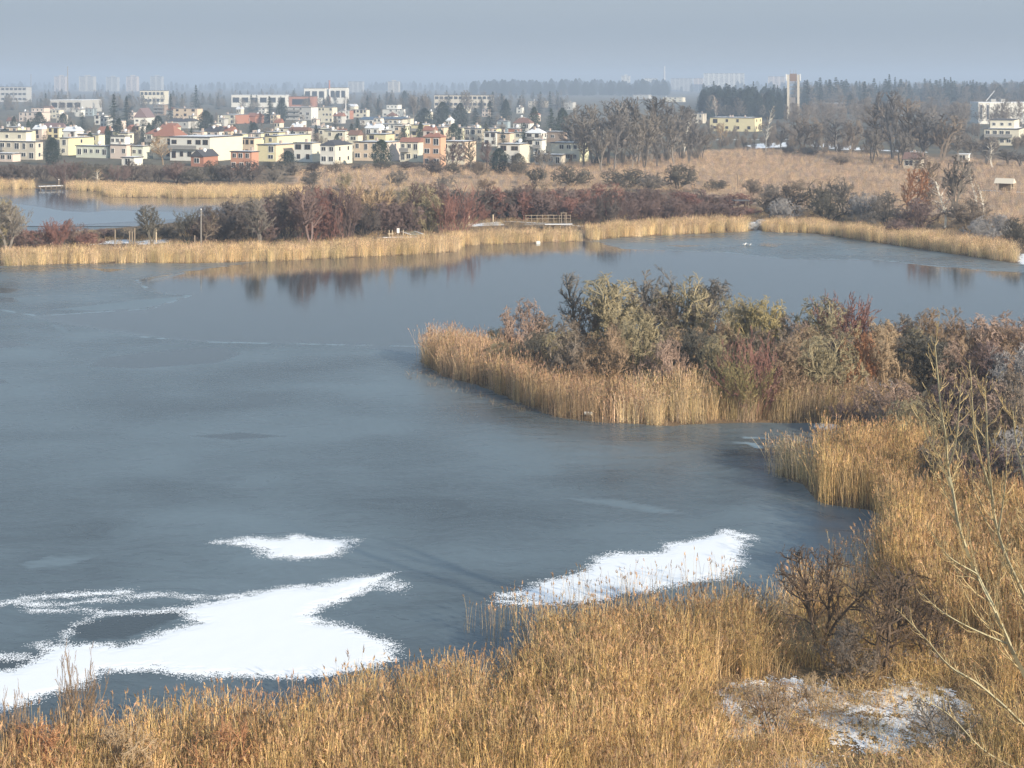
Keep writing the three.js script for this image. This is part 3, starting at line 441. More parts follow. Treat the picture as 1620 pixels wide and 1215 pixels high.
plants([[580, 366, 292, 105, 'willow', 'tan'], [12, 402, 318, 96, 'tree', 'grey'], [240, 388, 322, 62, 'tree', 'dark'], [322, 390, 328, 60, 'tree', 'greybrown'], [412, 392, 308, 76, 'tree', 'grey'], [490, 388, 290, 80, 'tree', 'mauve'], [655, 366, 284, 60, 'tree', 'mauve'], [845, 346, 284, 56, 'tree', 'greybrown']], 'rising from the far bank thicket', 'far bank trees');
plants([
  [1215, 340, 300, 62, 'dome', 'greybrown'], [1262, 342, 284, 76, 'thorn', 'greybrown'], [1300, 346, 284, 66, 'thorn', 'dark'], [1335, 342, 276, 76, 'thorn', 'grey'], [1240, 350, 312, 66, 'dome', 'frost'], [1310, 352, 300, 76, 'dome', 'dark'], [1368, 352, 302, 66, 'dome', 'frost'], [1402, 358, 300, 80, 'dome', 'grey'], [1440, 352, 262, 70, 'tree', 'rust'], [1452, 364, 310, 76, 'dome', 'mauve'],
  [1470, 352, 252, 66, 'tree', 'greybrown'], [1508, 350, 240, 80, 'tree', 'grey'], [1495, 362, 284, 56, 'birch', 'pink'], [1532, 366, 312, 82, 'dome', 'greybrown'], [1572, 380, 338, 90, 'dome', 'frost'], [1550, 384, 346, 60, 'dome', 'frost'], [1612, 396, 340, 66, 'dome', 'dark'], [1545, 338, 274, 34, 'birch', 'pink'], [1556, 338, 290, 26, 'birch', 'tan'], [1420, 380, 345, 60, 'dome', 'mauve'], [1370, 372, 335, 60, 'dome', 'grey'],
], 'on the far bank right of the boulders', 'right far bank shrubs');
plants([[848, 292, 264, 42, 'dome', 'dark'], [905, 296, 262, 84, 'dome', 'dark'], [990, 298, 266, 92, 'dome', 'dark'], [1072, 300, 258, 86, 'dome', 'dark'], [1133, 304, 284, 46, 'dome', 'dark'], [1030, 304, 275, 60, 'dome', 'grey'], [1190, 312, 282, 40, 'dome', 'greybrown'], [1218, 314, 290, 40, 'dome', 'grey']], 'in the meadow hedge', 'meadow hedge');
{
  seed(622); const l = [];
  for (let x = -15; x < 430; x += rr(24, 34)) l.push([x, rr(286, 293), rr(250, 264), rr(46, 64), pick(['dome', 'dome', 'osier']), pick(['dusk', 'mauve', 'dark', 'dusk'])]);
  for (let x = 432; x < 850; x += rr(30, 42)) l.push([x, rr(268, 282), rr(246, 258), rr(38, 56), pick(['dome', 'dome', 'thorn']), pick(['grey', 'dusk', 'dark', 'greybrown'])]);
  plants(l, 'in the hedge before the houses', 'hedge before the houses');
  plants([[432, 298, 258, 56, 'thorn', 'grey'], [155, 300, 268, 24, 'birch', 'tan'], [495, 300, 270, 46, 'thorn', 'grey'], [545, 302, 272, 34, 'dome', 'olive'], [630, 296, 268, 44, 'dome', 'grey'], [755, 284, 254, 40, 'thorn', 'greybrown'], [770, 300, 284, 40, 'dome', 'brown'], [700, 306, 276, 50, 'thorn', 'grey'], [1330, 262, 246, 40, 'dome', 'greybrown'], [1280, 248, 232, 36, 'dome', 'grey'], [1250, 246, 230, 36, 'dome', 'greybrown']], 'on the meadow edge', 'meadow edge shrubs');
}
// near poplar: trunks and limbs drawn at their own distance, shoots grown from them
{
  const px = (x, y, d) => V((x - 810) * d / FPX, EYE - (y - HOR) * d / FPX, -d);
  function shoots(S, pts, r0, len0, every, level) {
    for (let i = 1; i < pts.length; i++) {
      const a = pts[i - 1], b = pts[i], L = a.distanceTo(b), n = Math.max(1, Math.round(L / every));
      for (let k = 0; k < n; k++) {
        const t = (i - 1 + (k + rnd()) / n) / (pts.length - 1); if (t < 0.12 && level === 0) continue;
        const p = a.clone().lerp(b, rnd()), ax = b.clone().sub(a).normalize(); let d = tilt(ax, rr(0.7, 1.1), rr(0, 6.283)), len = len0 * rr(0.4, 1.1) * (1 - 0.6 * t), q = p.clone(); const path = [q];
        for (let m = 0; m < 4; m++) { d = d.clone().add(V(rr(-0.12, 0.12), 0.34, rr(-0.12, 0.12))).normalize(); q = q.clone().addScaledVector(d, len / 4); path.push(q); }
        const r = Math.max(0.015, r0 * (1 - t) * 0.42); S.path(path, r, 0.009);
        if (level < 1 && len > 0.7) shoots(S, path, r, len * 0.42, 0.2, level + 1);
      }
    }
  }
  function poplar(label, trunks, limbs, n) {
    seed(n); const g = thing('poplar_tree'), T = new Sticks(), S = new Sticks();
    for (const [d, w, l] of trunks) { const pts = new THREE.CatmullRomCurve3(l.map(([x, y], i) => px(x, y, d + 0.25 * Math.sin(i * 2)))).getPoints(l.length * 4); for (let i = 1; i < pts.length; i++) { T.seg(pts[i - 1], pts[i], lerp(w, 0.022, (i - 1) / pts.length), lerp(w, 0.022, i / pts.length)); } shoots(S, pts, w, 2.9, 0.36, 0); }
    for (const [d, w, l] of limbs) { const pts = new THREE.CatmullRomCurve3(l.map(([x, y], i) => px(x, y, d - 0.3 * i))).getPoints(l.length * 4); T.path(pts, w, 0.012); shoots(S, pts, w, 1.3, 0.3, 0); }
    part('trunk', T.geo(), mat('poplar_bark', [0.42, 0.37, 0.23], 0.8), g); part('crown', S.geo(), mat('poplar_twig', [0.46, 0.35, 0.18], 0.75), g);
    tag(g, label, 'tree', 'near poplars');
  }
  poplar('tall leaning young poplar with pale bark at the right edge', [[55, 0.105, [[1655, 1212], [1628, 1085], [1600, 1025], [1575, 968], [1545, 908], [1518, 835], [1508, 780], [1500, 740], [1496, 690], [1490, 655], [1484, 600], [1479, 545]]]],
    [[55, 0.05, [[1510, 785], [1490, 735], [1472, 700], [1455, 665], [1447, 640]]], [54.5, 0.075, [[1660, 1190], [1618, 1145], [1547, 1082], [1502, 1054], [1468, 1015], [1441, 986], [1417, 962]]], [55, 0.05, [[1596, 1020], [1530, 991], [1485, 964], [1460, 940]]], [55, 0.045, [[1545, 908], [1500, 880], [1480, 850], [1465, 830]]], [55, 0.04, [[1500, 740], [1512, 700], [1518, 640], [1520, 590]]], [54, 0.05, [[1660, 1240], [1560, 1190], [1500, 1130], [1450, 1100]]]], 901);
  poplar('second pale poplar with twin stems beside the right frame edge', [[56, 0.09, [[1690, 1205], [1650, 1010], [1622, 945], [1592, 880], [1575, 825], [1568, 770], [1562, 700], [1560, 640], [1556, 612]]]], [[56, 0.05, [[1572, 790], [1550, 720], [1540, 660], [1536, 600], [1533, 570]]], [56, 0.04, [[1580, 840], [1590, 770], [1592, 720], [1588, 670]]]], 902);
  poplar('thin poplar shoots cut by the right frame edge', [[54.5, 0.06, [[1700, 1222], [1660, 940], [1640, 830], [1622, 760], [1608, 700], [1602, 650]]]], [], 903);
}

// ---------------------------------------------------------------- houses
const box = new THREE.BoxGeometry(1, 1, 1);
const wallMats = {};
const wallMat = (c) => wallMats[c.join()] ??= new THREE.MeshStandardMaterial({ name: 'plaster', color: C(...c), map: plasterTex, roughness: 0.92 });
const paneMat = mat('window_glass', [0.03, 0.035, 0.045], 0.12), frameMat = mat('window_frame', [0.72, 0.71, 0.68], 0.6), darkFrame = mat('dark_frame', [0.12, 0.08, 0.06], 0.6), feltMat = mat('roof_felt', [0.10, 0.095, 0.10], 0.9), slabMat = mat('concrete', [0.36, 0.35, 0.33], 0.9), railMat = mat('railing', [0.30, 0.29, 0.28], 0.7), dishMat = mat('dish', [0.82, 0.82, 0.82], 0.5), doorMat = mat('door', [0.20, 0.12, 0.07], 0.6), chimMat = mat('chimney', [0.42, 0.34, 0.29], 0.9);
const roofs = { red: mat('red_tile', [0.31, 0.145, 0.105], 0.85), brown: mat('brown_tile', [0.20, 0.115, 0.09], 0.85), mauve: mat('mauve_tile', [0.22, 0.15, 0.15], 0.85), dark: mat('dark_tile', [0.07, 0.07, 0.08], 0.8), blue: mat('blue_sheet', [0.10, 0.14, 0.20], 0.5), snowy: mat('roof_snow', [0.74, 0.75, 0.77], 0.85) };
const dishGeo = new THREE.SphereGeometry(0.5, 10, 6, 0, 6.283, 0, 1.2);
const P = { white: [0.80, 0.78, 0.73], cream: [0.80, 0.74, 0.60], yellow: [0.78, 0.69, 0.44], lemon: [0.80, 0.77, 0.52], peach: [0.77, 0.61, 0.46], coral: [0.58, 0.30, 0.21], orange: [0.66, 0.41, 0.28], grey: [0.54, 0.53, 0.51], beige: [0.64, 0.58, 0.49], pink: [0.74, 0.62, 0.55], mint: [0.70, 0.72, 0.62], brick: [0.42, 0.20, 0.14], bluegrey: [0.36, 0.43, 0.47], brown: [0.34, 0.26, 0.21], lilac: [0.50, 0.42, 0.46] };
const put = (name, geo, m, parent, x, y, z, sx, sy, sz) => { const o = part(name, geo, m, parent); o.position.set(x, y, z); o.scale.set(sx, sy, sz); return o; };
function roofPrism(w, d, h, kind) {
  const g = new THREE.BufferGeometry(), a = w / 2, b = d / 2, r = kind === 'hip' ? Math.max(0, Math.min(a, b) * 0.9) : 0, v = (x, y, z) => [x, y, z];
  let A, B; // ridge ends
  if (kind === 'front') { A = v(0, h, b); B = v(0, h, -b); } else if (kind === 'hip' && b > a) { A = v(0, h, b - r); B = v(0, h, -b + r); } else { A = v(-a + r, h, 0); B = v(a - r, h, 0); }
  const c = [v(-a, 0, b), v(a, 0, b), v(a, 0, -b), v(-a, 0, -b)], lengthwise = kind === 'front' || (kind === 'hip' && b > a);
  const q = lengthwise ? [c[1], c[2], B, c[1], B, A, c[3], c[0], A, c[3], A, B, c[0], c[1], A, c[2], c[3], B] : [c[0], c[1], B, c[0], B, A, c[2], c[3], A, c[2], A, B, c[3], c[0], A, c[1], c[2], B];
  g.setAttribute('position', new THREE.Float32BufferAttribute([...q, c[0], c[2], c[1], c[0], c[3], c[2]].flat(), 3)); return g;
}
// x0..x1 front wall, x1..x2 right-hand wall, eave row, height in metres: read off the photograph; o: windows etc.
function house(label, x0, x1, x2, yt, high, wall, o = {}) {
  const yb = (yt - high / EYE * HOR) / (1 - high / EYE), d = dist(yb), m = d / FPX, a = o.turn ?? 0.42;
  const w = (x1 - x0) * m / Math.cos(a), deep = x2 > x1 ? Math.max(3.5, (x2 - x1) * m / Math.sin(a)) : o.deep ?? 8;
  const g = thing(o.name ?? 'house'), wm = wallMat(P[wall]);
  seed(Math.round(x0 * 31 + yt * 7));
  const cx = (x1 - 810) * m, cz = -d, ux = Math.cos(a), uz = Math.sin(a);        // nearest corner and the direction along the front
  g.position.set(cx - ux * w / 2 + uz * deep / 2, 0.25, cz - uz * w / 2 - ux * deep / 2); g.rotation.y = -a;
  put('wall', box, wm, g, 0, high / 2 - 0.4, 0, w, high + 0.3, deep);
  if (o.side) put('side_wall', box, wallMat(P[o.side]), g, w / 2 + 0.03, high / 2 - 0.4, 0, 0.06, high + 0.29, deep - 0.02);
  const kind = o.roof ?? 'flat';
  if (kind === 'flat') { const s = put('roof', box, o.cap ? roofs[o.cap] : feltMat, g, 0, high - 0.1, 0, w + 0.5, 0.24, deep + 0.5); put('snow_cover', box, roofs.snowy, s, rr(-0.06, 0.06), 0.62, rr(-0.06, 0.06), 0.8, 0.22, 0.78); }
  else { const s = part('roof', roofPrism(w + 0.7, deep + 0.7, o.rise ?? 2.6, kind), roofs[o.cap ?? 'red'], g); s.position.y = high - 0.25; if (kind === 'front') { const gb = part('gable', roofPrism(w - 0.1, deep - 0.1, (o.rise ?? 2.6) * 0.88, 'front'), wm, g); gb.position.y = high - 0.3; gb.scale.z = 1.07; } }
  const floors = o.floors ?? Math.max(1, Math.round(high / 3.1)), cols = o.cols ?? Math.max(1, Math.round(w / 3.4)), fm = o.dark ? darkFrame : frameMat;
  const win = (x, y, z, ww, hh, rot) => { const f = put('window', box, fm, g, x, y, z, ww, hh, 0.1); f.rotation.y = rot; put('pane', box, paneMat, f, 0, 0, 0.12, 0.86, 0.84, 1); if (ww > 1.1) put('mullion', box, fm, f, 0, 0, 0.2, 0.07, 0.9, 1); };
  if (!o.blind) for (let f = 0; f < floors; f++) for (let c = 0; c < cols; c++) {
    if (rnd() < 0.12 && cols > 1) continue;
    const fh = high / floors, ww = Math.min(w / cols * 0.62, pick([1.2, 1.5, 1.9, 2.3])), hh = pick([1.3, 1.45, 1.6, 2.1]), x = -w / 2 + (c + 0.5) * w / cols + rr(-0.2, 0.2);
    win(x, f * fh + 0.55 * fh + (hh > 2 ? -0.25 : 0), deep / 2 + 0.05, ww, hh, 0);
  }
  for (let k = 0; k < (o.sideCols ?? 0); k++) for (let f = 0; f < floors; f++) win(w / 2 + 0.08, (f + 0.55) * high / floors, deep / 2 - (k + 0.5) * deep / o.sideCols, 1.0, 1.4, Math.PI / 2);
  if (o.balcony) for (let f = 1; f < floors; f++) { const y = f * high / floors - 0.05, bw = w * (o.balcony === true ? 0.5 : o.balcony), bx = -w / 2 + bw / 2 + 0.2; const b = put('balcony', box, slabMat, g, bx, y, deep / 2 + 0.6, bw, 0.16, 1.2); put('railing', box, railMat, b, 0, 4, 0.47, 1, 6, 0.06); }
  for (let k = 0; k < (o.chimneys ?? 1); k++) put('chimney', box, chimMat, g, rr(-0.35, 0.35) * w, high + 0.5 + (kind === 'flat' ? 0 : (o.rise ?? 2.6) * 0.6), rr(-0.3, 0.2) * deep, 0.6, 1.2, 0.9);
  if (o.dish || rnd() < 0.3) { const s = put('dish', dishGeo, dishMat, g, rr(-0.4, 0.4) * w, high + 0.75 + (kind === 'flat' ? 0 : 0.6), rr(-0.1, 0.4) * deep, 1.5, 1.5, 1.5); s.rotation.set(1.1, 0, 0); }
  if (o.porch) { put('canopy', box, slabMat, g, w * 0.2, 2.5, deep / 2 + 0.9, 2.4, 0.14, 1.8); put('door', box, doorMat, g, w * 0.2, 1.1, deep / 2 + 0.05, 1.0, 2.1, 0.1); }
  if (o.upper) { const [ua, ub, uh, uc] = o.upper, uw = (ub - ua) * w; put('upper_storey', box, wallMat(P[uc ?? wall]), g, ((ua + ub) / 2 - 0.5) * w, high + uh / 2, -deep * 0.12, uw, uh, deep * 0.7); put('upper_roof', box, feltMat, g, ((ua + ub) / 2 - 0.5) * w, high + uh + 0.1, -deep * 0.12, uw + 0.5, 0.22, deep * 0.7 + 0.5); for (let k = 0; k < 3; k++) win(((ua + (ub - ua) * (k + 0.5) / 3) - 0.5) * w, high + uh * 0.5, deep * 0.23 + 0.05, 1.2, 1.2, 0); }
  tag(g, label, o.category ?? 'house', 'houses beyond the meadow');
  return g;
}
// front row, left to right
house('cream terrace house with white balcony at the left frame edge', -40, 56, 62, 225, 5.9, 'beige', { cols: 7, upper: [0.05, 0.78, 2.9, 'cream'], balcony: 0.4, sideCols: 1 });
house('low pinkish garage with three small windows at the left frame edge', -30, 20, 25, 244, 2.6, 'pink', { floors: 1, cols: 4, name: 'garage', category: 'garage', chimneys: 0 });
house('pale yellow house half hidden by a dark round evergreen', 92, 108, 133, 219, 6, 'cream', { side: 'yellow', sideCols: 1 });
house('long white house with four wide windows and a dark roof edge', 113, 170, 175, 232, 4, 'mint', { floors: 1, cols: 5, dish: true });
house('pale pink house with a white upper floor', 171, 200, 207, 230, 4.6, 'pink', { floors: 1, cols: 3, upper: [-0.1, 0.8, 2.6, 'white'] });
house('small mint green house with two dark windows', 206, 226, 230, 232, 4.2, 'mint', { floors: 1, cols: 2 });
house('white flat-roofed garage with an open front at the hedge', 190, 212, 221, 250, 2.5, 'white', { floors: 1, cols: 1, name: 'garage', category: 'garage', chimneys: 0 });
house('large house under a red hipped roof behind a bare tree', 238, 276, 290, 216, 7.5, 'beige', { roof: 'hip', cap: 'red', rise: 3.6, dark: true, chimneys: 1 });
house('white balconied house with a tall bright cream end wall', 262, 332, 369, 218, 7.6, 'white', { side: 'cream', balcony: 0.7, cols: 5, dark: true });
house('small brick outbuilding with two dark gables', 300, 322, 338, 248, 3.1, 'brick', { roof: 'front', cap: 'dark', rise: 2, floors: 1, cols: 1, name: 'outbuilding', category: 'outbuilding' });
house('coral red house with white framed windows', 362, 398, 404, 241, 5.4, 'coral', { cols: 3, cap: 'dark' });
house('peach house with coral lower wall behind the coral red one', 378, 402, 411, 219, 6.5, 'peach', { cols: 3, dark: true });
house('yellow house with an orange-yellow end wall', 405, 436, 462, 230, 5.3, 'yellow', { side: 'peach', cols: 2 });
house('lemon yellow house with a long blank end wall', 418, 438, 479, 216, 6.5, 'yellow', { side: 'lemon', cols: 1 });
house('white house with two dark square windows right of the lemon one', 463, 494, 504, 227, 6, 'white', { side: 'cream', cols: 2, dark: true });
house('white house with a low dark pyramid roof', 505, 530, 552, 230, 6, 'white', { side: 'cream', roof: 'hip', cap: 'dark', rise: 1.5, cols: 2, sideCols: 2 });
house('wide peach house behind a large dark pine', 557, 612, 632, 226, 6, 'peach', { side: 'pink', cols: 4 });
house('white house with a red roof and a round bay', 632, 662, 670, 225, 6.4, 'cream', { roof: 'side', cap: 'red', rise: 1.4, cols: 3, balcony: 0.5 });
house('tall terracotta house with a red-brown roof', 669, 697, 703, 217, 9, 'orange', { roof: 'hip', cap: 'red', rise: 1.2, cols: 2 });
house('cream house veiled by bare garden trees', 698, 735, 752, 225, 7, 'cream', { side: 'peach', cols: 3 });
house('white house with a wide yellow end wall beside bushes', 788, 822, 839, 229, 6, 'white', { side: 'cream', cols: 2, dark: true });
house('white house with small dark windows at the meadow end', 872, 916, 933, 227, 6, 'cream', { side: 'lemon', cols: 4, floors: 2, porch: true });
house('low beige annex in front of the meadow-end house', 846, 888, 895, 246, 3.2, 'beige', { floors: 1, cols: 4, name: 'annex', category: 'annex', chimneys: 0 });
house('narrow white house with stacked balconies', 844, 857, 862, 222, 5.6, 'white', { balcony: 0.9, cols: 1 });
// second and further rows
house('white bungalow under a mauve hipped roof', 57, 101, 106, 207, 3.6, 'white', { roof: 'hip', cap: 'mauve', rise: 3.4, floors: 1, cols: 5, dish: true });
house('long pinkish house with a raised flat roof', 24, 66, 74, 178, 6, 'pink', { cols: 5, upper: [0.45, 1, 2.6, 'pink'] });
house('cream house left of the cluster of spruces', 75, 94, 98, 174, 6, 'cream', { cols: 3 });
house('little white house between dark evergreens', 118, 128, 132, 174, 5, 'white', { cols: 2 });
house('blue-grey house with a snowy roof', 133, 147, 151, 172, 5.5, 'bluegrey', { cols: 2 });
house('small white house with a dark flat roof above red roofs', 147, 166, 171, 183, 5.5, 'white', { cols: 2, dark: true });
house('house with a red tiled roof behind the mint house', 152, 168, 175, 210, 3.5, 'brick', { roof: 'side', cap: 'red', rise: 2.6, cols: 1, floors: 1 });
house('white gabled house with a steep dark roof', 211, 232, 238, 186, 4.5, 'white', { roof: 'front', cap: 'mauve', rise: 5.5, cols: 2, turn: 0.2 });
house('house with a pale red roof in front of the steep gable', 196, 214, 222, 206, 3.5, 'beige', { roof: 'front', cap: 'red', rise: 2.4, cols: 1, floors: 1 });
house('brown house with stacked brown balconies', 242, 260, 264, 166, 8, 'brown', { balcony: 1, cols: 2, deep: 7 });
house('large apricot apartment house with four windows', 270, 312, 318, 172, 8.5, 'peach', { cols: 3, dark: true, name: 'apartment_house' });
house('low grey house with a dark roof under the apricot block', 262, 298, 310, 192, 4, 'grey', { cols: 3, floors: 1, roof: 'side', cap: 'dark', rise: 1.5 });
house('cream house with a thin tall chimney post', 342, 372, 388, 182, 5.5, 'cream', { side: 'brick', cols: 3, chimneys: 2 });
house('house with a red roof and white gable', 388, 404, 414, 184, 4.5, 'brick', { roof: 'side', cap: 'red', rise: 2, cols: 2 });
house('house under a large dark hipped roof with white eaves', 312, 350, 366, 208, 3.6, 'white', { roof: 'hip', cap: 'dark', rise: 2.4, floors: 1, cols: 2 });
house('small peach house with a roof terrace', 427, 438, 442, 182, 5.5, 'peach', { cols: 2 });
house('white and grey block of flats with lilac panels', 447, 492, 502, 170, 8.5, 'grey', { side: 'white', cols: 4, balcony: 0.6, name: 'apartment_house' });
house('tall cream apartment house with narrow windows', 502, 526, 532, 170, 9.5, 'cream', { cols: 4, floors: 3, name: 'apartment_house' });
house('white house with a maroon lower wall', 535, 553, 558, 175, 6, 'white', { side: 'brick', cols: 2 });
house('cream house with a band of dark windows', 557, 580, 584, 174, 5.5, 'cream', { cols: 4, dark: true });
house('beige-grey house with a low gabled roof', 455, 484, 491, 207, 6, 'beige', { roof: 'side', cap: 'brown', rise: 1.4, cols: 2 });
house('beige flat house behind the white pyramid-roofed one', 490, 513, 518, 200, 6, 'beige', { cols: 3 });
house('cream and brown house left of the narrow spruce', 512, 546, 552, 208, 6, 'cream', { cols: 2 });
house('two-tier white house rising like a tower', 604, 632, 640, 173, 5.5, 'white', { upper: [0.15, 0.8, 3, 'white'], cols: 3 });
house('long low white house with a blue roof', 566, 640, 651, 190, 3.4, 'white', { roof: 'side', cap: 'blue', rise: 1.6, floors: 1, cols: 6 });
house('modern white house of stepped cubes', 585, 636, 646, 197, 5.5, 'white', { cols: 5, upper: [0.5, 0.95, 2, 'beige'] });
house('pale yellow house with a wide flat eave', 579, 610, 622, 213, 5.6, 'yellow', { cols: 2, dark: true });
house('white house with a lean-to roof by dark pines', 656, 672, 682, 200, 4.5, 'white', { roof: 'side', cap: 'snowy', rise: 1.2, cols: 2 });
house('peach house right of the lean-to', 688, 702, 712, 202, 5, 'peach', { cols: 1 });
house('grey-beige house with four windows and two dishes', 734, 763, 770, 204, 6, 'beige', { cols: 3, dish: true });
house('yellow house with shuttered windows', 768, 786, 793, 204, 6, 'yellow', { cols: 3 });
house('brick red house with white windows beside a spruce', 804, 820, 825, 204, 6, 'brick', { cols: 2 });
house('blue-grey house with a snowy balcony', 787, 803, 807, 192, 5.5, 'bluegrey', { cols: 1, balcony: 0.9 });
house('white house with a brown pyramid roof', 812, 838, 845, 195, 6, 'white', { roof: 'hip', cap: 'brown', rise: 2.4, cols: 3 });
house('white house with a steep black gable edge', 838, 853, 858, 206, 4.5, 'white', { roof: 'front', cap: 'dark', rise: 2.4, cols: 1 });
house('grey-brown low house before the tall bare trees', 860, 890, 898, 209, 4.5, 'brown', { cols: 3, floors: 1 });
house('grey-white cube house left of the bare trees', 888, 906, 912, 162, 7, 'grey', { cols: 2 });
house('beige house with many small windows far behind', 836, 862, 868, 160, 6.5, 'beige', { cols: 5 });
house('two small white houses seen over the brick roof', 817, 826, 829, 170, 5, 'white', { cols: 1 });
house('grey-white house with three narrow windows', 1084, 1112, 1120, 180, 6, 'beige', { cols: 4 });
house('yellow villa with a wide overhanging flat roof', 1127, 1194, 1212, 187, 7, 'yellow', { cols: 4, dark: true, sideCols: 2, chimneys: 3, name: 'villa' });
house('cream villa with terraces and tall columns at the right frame edge', 1564, 1612, 1660, 205, 6.5, 'cream', { cols: 5, upper: [0.1, 0.8, 3.2, 'cream'], sideCols: 4, balcony: 0.8, name: 'villa' });
house('cottage with a brown-red roof behind the rusty tree', 1432, 1455, 1472, 252, 3, 'beige', { roof: 'side', cap: 'brown', rise: 1.8, floors: 1, cols: 3, name: 'cottage' });
house('white snow-roofed shed right of the cottage', 1517, 1532, 1540, 245, 2.4, 'white', { floors: 1, cols: 1, cap: 'snowy', name: 'shed', category: 'shed', chimneys: 0 });
house('long grey-brown barracks with a line of windows', 1276, 1350, 1366, 164, 7.5, 'brown', { cols: 12, cap: 'brown', name: 'barracks', category: 'building', dark: true });
house('grey house between the tall bare trees', 938, 956, 962, 205, 5, 'beige', { cols: 2 });
house('low brown house behind the bare trees', 960, 985, 992, 220, 3.5, 'brown', { cols: 3, floors: 1 });
house('pale house far behind the bare trees', 1003, 1026, 1032, 150, 6, 'grey', { cols: 3 });
house('flat cream house seen above the bare trees', 1050, 1080, 1086, 154, 6, 'cream', { cols: 4 });
{ // small far houses between the rows, each told by its place
  seed(808); const spots = [];
  for (let k = 0; k < 30; k++) { const x = 4 + k * 29 + rr(-8, 8), y = rr(163, 196); spots.push([x, y, rr(11, 20), pick(['white', 'cream', 'grey', 'beige', 'pink', 'white']), pick(['flat', 'flat', 'flat', 'side', 'hip']), pick(['red', 'brown', 'dark', 'snowy'])]); }
  const word = { white: 'white', cream: 'cream', grey: 'grey', beige: 'beige', pink: 'pink' }, cw = { red: 'red', brown: 'brown', dark: 'dark', snowy: 'snowy' };
  spots.forEach(([x, y, w, c, r, cap], i) => house(`little ${word[c]} house with ${r === 'flat' ? 'a flat' : 'a ' + cw[cap] + ' pitched'} roof, ${ordinal(i + 1)} from left among distant houses`, x, x + w * 0.72, x + w, y, rr(4.2, 6), c, { roof: r, cap: r === 'flat' ? undefined : cap, rise: 2, cols: 2, floors: 2, name: 'distant_house' }));
}
{ // houses filling the second and third rows, each told by its place
  seed(909); const spots = [];
  for (let x = -14; x < 850; x += rr(19, 27)) spots.push([x, rr(198, 214), rr(20, 34), pick(['white', 'cream', 'peach', 'beige', 'peach', 'cream', 'pink', 'yellow', 'cream']), pick(['flat', 'flat', 'flat', 'side', 'hip']), pick(['red', 'brown', 'dark', 'snowy'])]);
  spots.forEach(([x, y, w, c, r, cap], i) => house(`${c} house with ${r === 'flat' ? 'a flat' : 'a ' + cap + ' pitched'} roof, ${ordinal(i + 1)} from left in the crowded middle rows`, x, x + w * 0.74, x + w, y, rr(4.6, 6.4), c, { roof: r, cap: r === 'flat' ? undefined : cap, rise: 1.8, side: pick([undefined, 'cream', 'white', 'lemon']), sideCols: pick([0, 0, 1, 2]), balcony: rnd() < 0.3 ? 0.6 : undefined, dark: rnd() < 0.5, dish: rnd() < 0.4, chimneys: pick([1, 2, 2]), name: 'town_house' }));
}
// ---- large and far buildings: front columns x0..x1, roof row, distance
function block(label, x0, x1, yt, d, wall, o = {}) {
  const m = d / FPX, high = EYE - (yt - HOR) * m, w = (x1 - x0) * m, deep = o.deep ?? 14, a = o.turn ?? 0.15, g = thing(o.name ?? 'tower_block');
  g.position.set(((x0 + x1) / 2 - 810) * m, 0.2, -d - deep / 2); g.rotation.y = -a;
  put('wall', box, wallMat(P[wall]), g, 0, high / 2 - 0.3, 0, w, high + 0.2, deep);
  put('roof', box, o.roof ? roofs[o.roof] : feltMat, g, 0, high + 0.15, 0, w + 0.4, 0.5, deep + 0.4);
  const fl = o.floors ?? Math.max(1, Math.round(high / 3));
  for (let f = 0; f < fl; f++) for (let c = 0; c < (o.bays ?? 3); c++) { const bw = w / (o.bays ?? 3); put('window', box, paneMat, g, -w / 2 + (c + 0.5) * bw, (f + 0.6) * high / fl, deep / 2 + 0.05, bw * 0.72, high / fl * 0.42, 0.12); }
  if (o.penthouse) put('lift_house', box, wallMat(P[wall]), g, 0, high + 1.8, 0, w * 0.35, 3, deep * 0.4);
  tag(g, label, o.category ?? 'building', o.group ?? 'hazy far buildings'); return g;
}
for (const [x0, x1, yt, n, c] of [[86, 105, 121, 'first', 'pink'], [125, 150, 121, 'second', 'beige'], [168, 187, 122, 'third', 'grey'], [200, 218, 121, 'fourth', 'pink'], [238, 257, 121, 'fifth', 'grey']]) block(`hazy tower block, ${n} of five on the left horizon`, x0, x1, yt, 4100, c, { bays: 2, penthouse: true });
block('long grey office block at the left edge of the horizon', -20, 45, 138, 1900, 'grey', { bays: 9, floors: 3, name: 'office_block' });
block('white hall with rounded roof left of the striped chimney', 482, 516, 140, 1750, 'white', { bays: 3, floors: 1, name: 'industrial_hall' });
block('white hall right of the striped chimney', 523, 549, 139, 1750, 'white', { bays: 3, floors: 1, name: 'industrial_hall' });
block('brown brick hall below the white halls', 458, 498, 153, 1350, 'brick', { bays: 1, floors: 1, name: 'industrial_hall' });
block('long white hall with snowy roof left of the brick hall', 366, 456, 151, 1500, 'white', { bays: 6, floors: 1, roof: 'snowy', name: 'industrial_hall' });
block('wide pale warehouse with a snowy roof on the left', 84, 136, 159, 1250, 'grey', { bays: 4, floors: 1, roof: 'snowy', name: 'warehouse', deep: 40 });
block('pale flats behind the striped chimney', 551, 575, 129, 3770, 'grey', { bays: 3 });
block('pale flats far right of the striped chimney', 614, 632, 129, 3770, 'beige', { bays: 2, penthouse: true });
block('cream school with small windows below the tower blocks', 222, 262, 144, 1700, 'cream', { bays: 6, floors: 2, name: 'school' });
block('long beige building behind the town conifers', 688, 780, 151, 1450, 'beige', { bays: 12, floors: 2, name: 'long_building' });
block('hazy hospital slab, the largest block on the right horizon', 1114, 1178, 116, 4060, 'white', { bays: 8, name: 'hospital' });
block('hazy hospital end tower beside the slab', 1098, 1113, 124, 4132, 'pink', { bays: 2 });
block('hazy terrace of flats left of the hospital', 1062, 1096, 124, 4205, 'grey', { bays: 5 });
